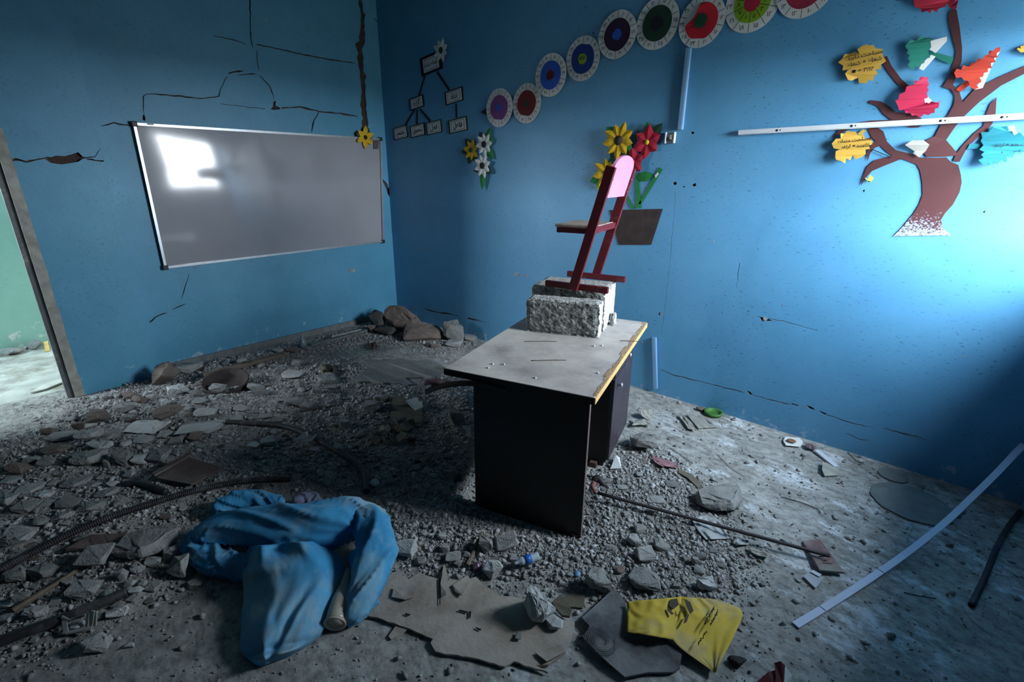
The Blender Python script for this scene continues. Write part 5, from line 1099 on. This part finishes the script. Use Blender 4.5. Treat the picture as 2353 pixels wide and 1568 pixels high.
# sticks and wood
M_STICK = mat('weathered_stick', (116, 102, 88), .9, .3, 20, .3, 50)
def stick(px, r_, label, m=M_STICK, name='wooden_stick'):
    P = []
    for p in px:
        g = gnd(p[0], p[1]); P.append(fl(p[0], p[1], g[2]+r_+(p[2] if len(p) > 2 else 0)))
    return tube(name, smooth_path(P, 14), [r_*(1-.4*t) for t in np.linspace(0, 1, 14)], m, None, 6, False, label=label, cat='stick')
stick([(1074, 1300), (1088, 1270), (1108, 1222, .03)], .010, 'splintered stick pointing at the desk panel')
stick([(30, 1404), (80, 1372), (140, 1335), (190, 1302)], .012, 'long grey stick lying parallel to the dark pipe')
stick([(690, 945), (740, 938), (790, 928)], .007, 'thin stick in the rubble between whiteboard and desk')
stick([(680, 968), (688, 952)], .008, 'short upright-looking splinter beside the thin stick')
stick([(860, 978), (890, 974), (925, 962)], .005, 'thin straw-like stick beside the crumpled cardboard')
stick([(700, 1048), (715, 1042)], .004, 'tiny light stick near the curving hose')
stick([(1000, 845, .016), (1050, 852, .016)], .004, 'thin stick behind the desk corner')
def plank(a, b, w, h, m, label, z=.0):
    A, B = gnd(*a), gnd(*b); A = A+UP*(h/2+z); B = B+UP*(h/2+z); return bev(bar('wood_strip', A, B, w, h, np.cross(B-A, UP), m, label=label, cat='wood strip'), .002, 1)
plank((470, 868), (655, 818), .075, .02, M_STICK, 'long grey wooden board lying along the foot of the whiteboard wall', .01)
plank((712, 798), (846, 762), .05, .02, mat('old_metal_strip', (110, 114, 110), .6, .3, 20), 'narrow metal strip lying along the wall below the whiteboard', .008)
plank((762, 787), (830, 770), .02, .012, M_STUC, 'pale batten lying on the metal strip below the whiteboard', .052)
plank((850, 792), (905, 782), .012, .008, M_STICK, 'thin lath on the floor before the corner pile')
lathe('glass_bottle', [(.028, 0), (.032, .01), (.032, .06), (.02, .085), (.011, .10), (.011, .125), (.0001, .126)], gnd(697, 801), mat('dull_glass', (120, 136, 142), .2, .2, 10), None, 16, label='small dull bottle standing against the whiteboard wall', cat='bottle')
bl = thing('brown_board', 'brown square board lying tilted in the rubble above the hose', 'board', gnd(430, 1085))
P = [fl(x, y, z) for x, y, z in ((358, 1098, .075), (432, 1050, .10), (512, 1075, .085), (438, 1113, .068))]
sheet('panel', P, UP, M_BROWNB, bl, .012); A, B = fl(352, 1092, .10), fl(436, 1044, .12); bar('batten', A, B, .03, .012, np.cross(B-A, UP), M_BROWNB, bl)
floor_slab('brown_board', [(150, 1262), (205, 1230), (270, 1226), (292, 1220), (285, 1240), (262, 1258)], M_BROWNB, 'narrow brown board piece just below the corrugated hose', 'board', .03, .012, 1, 3)
# crumpled cardboard by the desk, flat boards behind it
floor_slab('cardboard_sheet', [(903, 914), (915, 908), (935, 920), (970, 938), (971, 962), (966, 980), (930, 978), (895, 974), (898, 940)], M_CARDB, 'flat torn cardboard sheet in the dark rubble beside the desk', 'cardboard', .016, .004, 1.5, 3)
hp = thing('cardboard_heap', 'crumpled torn cardboard heap in the dark rubble beside the desk', 'cardboard', gnd(905, 1005)); rq = random.Random(21)
for k in range(16):
    x, y = 868+rq.random()*80, 982+rq.random()*42; x -= (y-982)*.5
    w_, g_ = rq.uniform(9, 22), rq.uniform(0, 6.28); pts = []
    for j in range(5):
        q = gnd(x+math.cos(g_+j*1.256)*w_*rq.uniform(.6, 1.1), y+math.sin(g_+j*1.256)*w_*.6*rq.uniform(.6, 1.1)); pts.append(q+UP*rq.uniform(.008, .055))
    sheet('torn_flap', pts, UP, M_CARDB, hp, .002)
floor_slab('grey_board_piece', [(932, 920, .03), (958, 913, .03), (962, 922, .03), (970, 926, .025), (972, 936, .02), (955, 943, .02)], T_LIGHT, 'pale grey notched board piece lying on the torn cardboard', 'board', .03, .006, .5, 7)
floor_slab('white_bracket', [(1062, 978), (1082, 980), (1082, 1004), (1070, 1002), (1074, 990)], M_STUC, 'pale bracket plate leaning by the desk panel', 'bracket', .03, .006)
floor_slab('flat_board', [(846, 843), (840, 830), (836, 828), (905, 826), (985, 828), (1005, 836), (1030, 850), (1000, 868), (930, 868), (950, 884), (880, 880), (810, 876), (830, 860)], mat('dusty_fibreboard', (122, 124, 120), .9, .25, 10, .4, 40), 'flat dusty fibreboard lying on the floor behind the desk', 'board', .014, .010, 1.5, 9)
P = [fl(x, y, .04) for x, y in ((972, 882), (985, 878), (1010, 877), (1030, 882))]; tube('rag_roll', smooth_path(P, 14), [.012, .02, .024, .025, .024, .025, .026, .025, .024, .023, .022, .02, .014, .008], mat('pinkish_rag', (124, 96, 104), .9, .3, 30, .4, 60), None, 10, True, label='small pinkish roll of rag behind the desk corner', cat='rag')
crumple_sheet('brown_rag', ([(842, 790), (848, 796), (850, 803)], [(862, 786), (868, 794), (866, 802)]), mat('brown_rag_cloth', (96, 78, 72), .9, .3, 30), 'small crumpled brown rag in front of the corner pile', 'rag', lambda a, b: .02, 47, 10, .04)
crumple_sheet('cardboard_flap', ([(735, 838), (738, 846), (735, 856)], [(765, 836), (768, 846), (766, 856)]), M_CARDB, 'curled torn cardboard flap near the whiteboard wall', 'cardboard', lambda a, b: .03+.02*math.sin(a*6), 53, 12, .03)
floor_slab('curled_flake', [(678, 1010, .02), (700, 992, .04), (708, 992, .045), (708, 1008, .02), (732, 994, .04), (736, 998, .03), (715, 1014, .01), (690, 1016, .01)], T_LIGHT, 'curled pale flake resting on the dark curving hose', 'flake', .02, .003)
pit = thing('broken_basin', 'broken dark hollow basin half buried by the whiteboard wall', 'basin', gnd(522, 885))
lathe('basin_wall', [(.10, .0), (.145, .015), (.165, .07), (.16, .078), (.148, .07), (.13, .02), (.09, .006)], gnd(522, 890)-UP*.005, mat('burnt_basin', (62, 54, 52), .9, .3, 20, .4, 40), pit, 22, UP+EX*.22-EY*.1)
# clip-like bracket on the left
cl = thing('plastic_clip', 'broken pale plastic bracket with prongs beside the dark pipe', 'bracket', gnd(190, 1440))
M_CLIP = mat('pale_dirty_plastic', (146, 152, 148), .6, .2, 20)
for a, b, w_ in (((148, 1424, .05), (152, 1455, .03), .014), ((142, 1418, .06), (158, 1426, .05), .008), ((158, 1426, .05), (196, 1414, .06), .008), ((203, 1408, .08), (200, 1442, .03), .010), ((214, 1404, .085), (209, 1440, .03), .012), ((220, 1405, .08), (218, 1438, .03), .010), ((152, 1455, .03), (210, 1444, .03), .012)):
    bar('prong', fl(*a), fl(*b), w_, .006, RR, M_CLIP, cl)

# ------------------------------------------------------------------ blue cloth bundle
def cloth_material():
    m = mat('dusty_blue_cloth', (62, 152, 196), .9, .25, 4, .12, 200, col2=(46, 128, 174), dust=(142, 168, 176), dust_amt=.42)
    return m
M_CLOTH = cloth_material()
def rolled(path, n, seg, seed, fold=.16, twist=1.0, freq=3):
    """twisted cloth roll: path rows (px, py, z, r)"""
    Pn = []
    for p in path:
        q = fl(p[0], p[1], p[2]); Pn.append([*q, p[3]])
    S = smooth_path(Pn, n); R = np.zeros((n, seg)); o = Vector((seed*5.1, seed*2.3, 0))
    for i in range(n):
        s = i/(n-1)
        for j in range(seg):
            th = 2*math.pi*j/seg; a = th+twist*s*3.0
            w_ = noise.noise(Vector((math.cos(a)*1.2, math.sin(a)*1.2, s*3.5))+o)
            w2 = noise.noise(Vector((math.cos(a)*2.4, math.sin(a)*2.4, s*6))+o*1.7)
            rid = (1-abs(math.sin(a*freq*.5+w_*2.4+s*5.0)))**2.2; rid2 = (1-abs(math.sin(a*(freq+1.5)-s*8.0+w2*3.0)))**3; rid3 = 1-abs(noise.noise(Vector((math.cos(a)*4.5, math.sin(a)*4.5, s*7))+o))*2
            R[i, j] = S[i, 3]*(.84+fold*rid+fold*.55*rid2*(.5+w_)+fold*.3*rid3+.14*w_)*(math.sin(min(1, (s+.02)*9, (1.02-s)*9)*math.pi/2))
    V, F = tubev(S[:, :3], R, seg, True)
    V = [np.array([v[0], v[1], max(v[2], .004)]) for v in V]; return V, F
def flap():
    n = 60; Lp = smooth_path([(572, 1256), (558, 1310), (560, 1370), (553, 1440), (556, 1500), (596, 1534)], n+1); Rp = smooth_path([(736, 1240), (788, 1290), (784, 1352), (758, 1408), (730, 1462), (668, 1508)], n+1)
    V = []
    for i in range(n+1):
        b = i/n
        for j in range(n+1):
            a = j/n; p = Lp[i]*(1-a)+Rp[i]*a
            dome = 1-abs(2*a-1)**3.0
            z = (.135*(1-b)**.9+.045)*(.40+.60*dome)
            w_ = noise.noise(Vector((a*1.6, b*1.6, 3))); w2 = noise.noise(Vector((a*3, b*3, 7)))
            # two peaks at the top edge, broad soft folds, a pinched crease from the left, a rolled hem
            z += .035*math.exp(-((a-.14)/.12)**2-(b/.16)**2)+.03*math.exp(-((a-.74)/.16)**2-(b/.18)**2)-.03*math.exp(-((a-.42)/.16)**2-(b/.12)**2)
            z += .014*math.exp(-((b-.25+.11*a+.03*w_)/.055)**2)*max(0, 1-a*1.1)-.012*math.exp(-((b-.33+.11*a+.03*w_)/.06)**2)*max(0, 1-a*1.1)
            z -= .020*math.exp(-((a-.16)/.15)**2-((b-.42)/.10)**2)
            for a0, sl, am, wd in ((.80, .42, -.012, .055), (.66, .42, .009, .06), (.50, .18, -.009, .07), (.36, .10, .007, .07), (.93, .55, .008, .05)):
                z += am*math.exp(-((a-a0+sl*b+.08*w_)/wd)**2)*min(1, max(0, (b-.25)*3))
            z += .013*math.exp(-((b-.91)/.04)**2)*dome-.015*math.exp(-((b-.83-.04*w_)/.04)**2)*(1-a*.8)
            z += .0025*noise.fractal(Vector((a*7, b*5, 9)), .9, 2.0, 3)
            if b > .93: z *= 1-(b-.93)/.07*.75
            V.append(fl(p[0]+4*noise.noise(Vector((b*5, a, 1))), p[1], max(z, .008)))
    F = [(i*(n+1)+j, i*(n+1)+j+1, (i+1)*(n+1)+j+1, (i+1)*(n+1)+j) for i in range(n) for j in range(n)]
    # close the underside down to the floor
    rim = [j for j in range(n+1)]+[i*(n+1)+n for i in range(1, n+1)]+[n*(n+1)+j for j in range(n-1, -1, -1)]+[i*(n+1) for i in range(n-1, 0, -1)]
    base = len(V); cen = np.mean([V[k] for k in rim], axis=0)
    for k in rim: v = V[k]; V.append(np.array([v[0]+(cen[0]-v[0])*.06, v[1]+(cen[1]-v[1])*.06, .003]))
    m_ = len(rim)
    for i in range(m_): F.append((rim[i], rim[(i+1) % m_], base+(i+1) % m_, base+i))
    return V, F
rolls = [
 rolled([(452, 1262, .05, .05), (480, 1232, .08, .075), (560, 1212, .11, .092), (650, 1212, .135, .100), (740, 1206, .15, .105), (810, 1192, .15, .095), (856, 1200, .13, .075), (880, 1230, .10, .04)], 130, 64, 1, .17, 1.2, 4),
 rolled([(812, 1180, .16, .06), (850, 1205, .15, .085), (864, 1250, .13, .092), (856, 1305, .10, .088), (838, 1360, .075, .074), (815, 1408, .05, .052), (800, 1440, .03, .028)], 110, 56, 2, .15, .5, 4),
 rolled([(446, 1225, .05, .05), (462, 1265, .05, .055), (500, 1292, .05, .058), (548, 1302, .045, .055), (600, 1300, .05, .06)], 70, 40, 3, .30, .8, 5),
 rolled([(486, 1178, .06, .035), (520, 1162, .07, .05), (570, 1150, .075, .05), (628, 1152, .07, .04), (650, 1165, .06, .03)], 60, 40, 4, .28, 1.5, 4),
 rolled([(828, 1262, .09, .05), (834, 1310, .075, .052), (828, 1352, .06, .045), (820, 1390, .04, .03)], 50, 36, 5, .2, .5, 4),
 rolled([(838, 1370, .03, .03), (850, 1385, .025, .035), (866, 1378, .02, .02)], 30, 24, 6, .25, .5, 3),
]
V, F = merge(rolls+[flap()])
ci = pip(np.array(V)[:, :2], [tuple(fl(1080+(x-1080)*1.06, 1420+(y-1420)*1.06, zt)[:2]) for x, y in HB])
V = [np.array([v[0], v[1], max(v[2], zt+.003)]) if k else v for v, k in zip(V, ci)]          # the cloth end lies on the hardboard
cb = fixn(mk('blue_cloth', V, F, M_CLOTH, None, True, 'dusty bundled blue cloth heaped on the floor in front of the desk', 'cloth'))
V, F = rolled([(672, 1160, .06, .03), (700, 1146, .07, .035), (726, 1150, .06, .03), (740, 1165, .05, .02)], 40, 30, 8, .3, .8, 4)
fixn(mk('lining', V, F, mat('faded_lavender_lining', (128, 134, 158), .9, .25, 20), cb, True, label='faded lavender lining showing at the back'))
# beige metal vessel under the cloth
be_ = thing('metal_can', 'beige enamelled metal can sticking out from under the blue cloth', 'can', gnd(772, 1432))
Pm = smooth_path([fl(800, 1310, .085), fl(791, 1350, .07), fl(780, 1395, .058), fl(770, 1432, .048)], 16)
M_BEIGE = mat('beige_enamel', (176, 166, 152), .25, .12, 10)
tube('can_body', Pm, [.012, .013, .015, .017, .019, .022, .027, .031, .034, .036, .037, .038, .038, .038, .038, .038], M_BEIGE, be_, 20)
d = Pm[-1]-Pm[-2]; d /= np.linalg.norm(d); lathe('rim', [(.036, -.004), (.041, .0), (.041, .006), (.034, .006), (.03, -.001), (.0001, -.001)], Pm[-1], M_BEIGE, be_, 24, d)
# twigs and crumbs on the desk top
for a, b, lb in (((1220, 829), (1302, 828), 'thin twig lying across the middle of the desktop'), ((1205, 785), (1280, 785), 'dark twig on the desktop in front of the concrete block'), ((1425, 783), (1478, 787), 'pale straw overhanging the edge of the desktop')):
    A, B = fl(*a, .753), fl(*b, .753); M_ = (A+B)/2+UP*.001+np.array([.01, .012, 0]); tube('twig', smooth_path([A, M_, B], 10), .0018, M_STICK, None, 5, label=lb, cat='twig')
for q in ((1365, 795), (1383, 794), (1374, 857), (1132, 836), (1122, 845), (1158, 837), (1230, 868)):
    p = fl(*q, .7532); V, F = boxv(p, EX, EY, EZ, .005, .004, .003); bev(mk('plaster_crumb', V, F, M_WHT, label='white plaster crumb lying on the desktop', cat='crumb', group='white crumbs on the desktop'), .001, 1)

# wires and straws on the bare floor
for px, lb in (([(1795, 1142), (1840, 1155), (1878, 1170), (1885, 1180)], 'curved black wire on the bare floor near the booklet'), ([(1650, 1045), (1680, 1075), (1712, 1095)], 'long pale straw on the white floor patch'), ([(2078, 1362), (2110, 1370), (2150, 1376)], 'short dark wire beneath the bent strip'), ([(2210, 1392), (2230, 1420), (2258, 1445)], 'pale bent straw in the shade below the window'), ([(1948, 1040), (1970, 1060), (1985, 1064)], 'thin dark wire by the foot of the right wall'), ([(1540, 1030), (1570, 1050), (1592, 1066)], 'dark bent wire beside the pink wrapper')):
    P = [fl(x, y, .006) for x, y in px]; tube('wire', smooth_path(P, 18), .0022, M_BLACKP if 'dark' in lb or 'black' in lb else M_STUC, None, 5, label=lb, cat='wire')

# ================================================================== SETTLE: rubble rests beside and on things, not inside them
from mathutils.bvhtree import BVHTree
def world_mesh(root):
    """world vertices and faces of a thing with all its parts"""
    V = []; F = []; st = [root]
    while st:
        o = st.pop(); st += list(o.children)
        if o.type != 'MESH': continue
        M = o.matrix_basis.copy(); p = o.parent
        while p: M = p.matrix_basis @ M; p = p.parent
        n = len(o.data.vertices); v = np.empty(n*3); o.data.vertices.foreach_get('co', v); M = np.array(M)
        b = len(V); V += (v.reshape(-1, 3)@M[:3, :3].T+M[:3, 3]).tolist(); F += [[i+b for i in q.vertices] for q in o.data.polygons]
    return np.array(V), F
stone_set = {r_[0].name for r_ in STONES}
OBST = []
for o in list(bpy.data.objects):
    if o.parent is not None or o.type not in ('MESH', 'EMPTY') or o.name in stone_set or o.name == 'rubble_dust': continue
    if o.get('kind') == 'structure' and o.name not in ('wall_hallway', 'wall_left', 'wall_right', 'wall_pilaster', 'baseboard_left'): continue
    V, F = world_mesh(o)
    if len(V) and (V[:, 2].min() < .3): OBST.append((V.min(0), V.max(0), BVHTree.FromPolygons(V.tolist(), F), o.name))
def hits(lo, hi, tree, group):
    return any((lo < q[1]).all() and (q[0] < hi).all() and tree.overlap(q[2]) for q in group)
FIXED = []
for rec in sorted(STONES, key=lambda r_: -r_[4]):
    o, zg_, emb, onb, wm = rec
    V, F = world_mesh(o); base = V[:, 2].min(); V0 = V-np.array([0, 0, base])             # standing on z = 0
    want0 = zg_-emb+(.0008 if emb == 0 else 0)
    grp = [q for q in OBST if not (onb and q[3] == 'broken_board')]
    best = None
    for d in [0]+[.005*1.13**k*(k+1) for k in range(14)]:
        cand = [(0, 0, 0)] if d == 0 else [(0, 0, d)]*(d < .12)+[(math.cos(g)*d, math.sin(g)*d, 0) for g in np.arange(0, 6.28, .5236)]
        for c in cand:
            T = V0+np.array([c[0], c[1], 0]); cx, cy = V0[:, 0].mean()+c[0], V0[:, 1].mean()+c[1]
            zz = want0 if (onb or d == 0) else (bz(cx, cy)-emb+(.0008 if emb == 0 else 0) if c[2] == 0 and cx > 0 else want0+c[2])
            T[:, 2] += zz; lo, hi = T.min(0), T.max(0)
            if cx > 0 and (lo[0] < .02 or hi[1] > -.004): continue
            tr = BVHTree.FromPolygons(T.tolist(), F)
            if not hits(lo, hi, tr, FIXED) and not hits(lo, hi, tr, grp): best = (c, zz, lo, hi, tr); break
        if best: break
    if best is None:
        T = V; best = ((0, 0, 0), base, T.min(0), T.max(0), BVHTree.FromPolygons(T.tolist(), F))
    c, zz, lo, hi, tr = best
    o.location.x += c[0]; o.location.y += c[1]; o.location.z += zz-base
    FIXED.append((lo, hi, tr, o.name))
# dust is pressed flat under whatever lies on it
COVER = BVHTree.FromPolygons(*[x for x in merge([(lambda t: (t[0].tolist(), t[1]))(world_mesh(bpy.data.objects[n])) for n in [q[3] for q in OBST] if bpy.data.objects[n].get('kind') != 'structure'])])
dust = bpy.data.objects['rubble_dust'].data
for v in dust.vertices:
    hit = COVER.ray_cast(Vector((v.co.x, v.co.y, -.02)), Vector((0, 0, 1)), .12)
    if hit[0] is not None and hit[0].z < v.co.z+.0015: v.co.z = max(-.004, hit[0].z-.0015)
dust.update()
# grit lies around things; none is left inside them
ALLV, ALLF = merge([(lambda t: (t[0].tolist(), t[1]))(world_mesh(bpy.data.objects[q[3]])) for q in OBST+FIXED if bpy.data.objects[q[3]].get('kind') != 'structure'])
SOLID = BVHTree.FromPolygons(ALLV, ALLF)
def free_spot(x, y, z, s_):
    """size that fits at this spot: smaller beside a thing, zero inside one"""
    p = Vector((x, y, z)); h = SOLID.ray_cast(p, Vector((0, 0, 1)), .5)
    if h[0] is not None and h[1].z > 0: return 0.0
    n = SOLID.find_nearest(p, s_*1.3)
    return s_ if n[0] is None else n[3]/1.3
gravel(110000, 5)
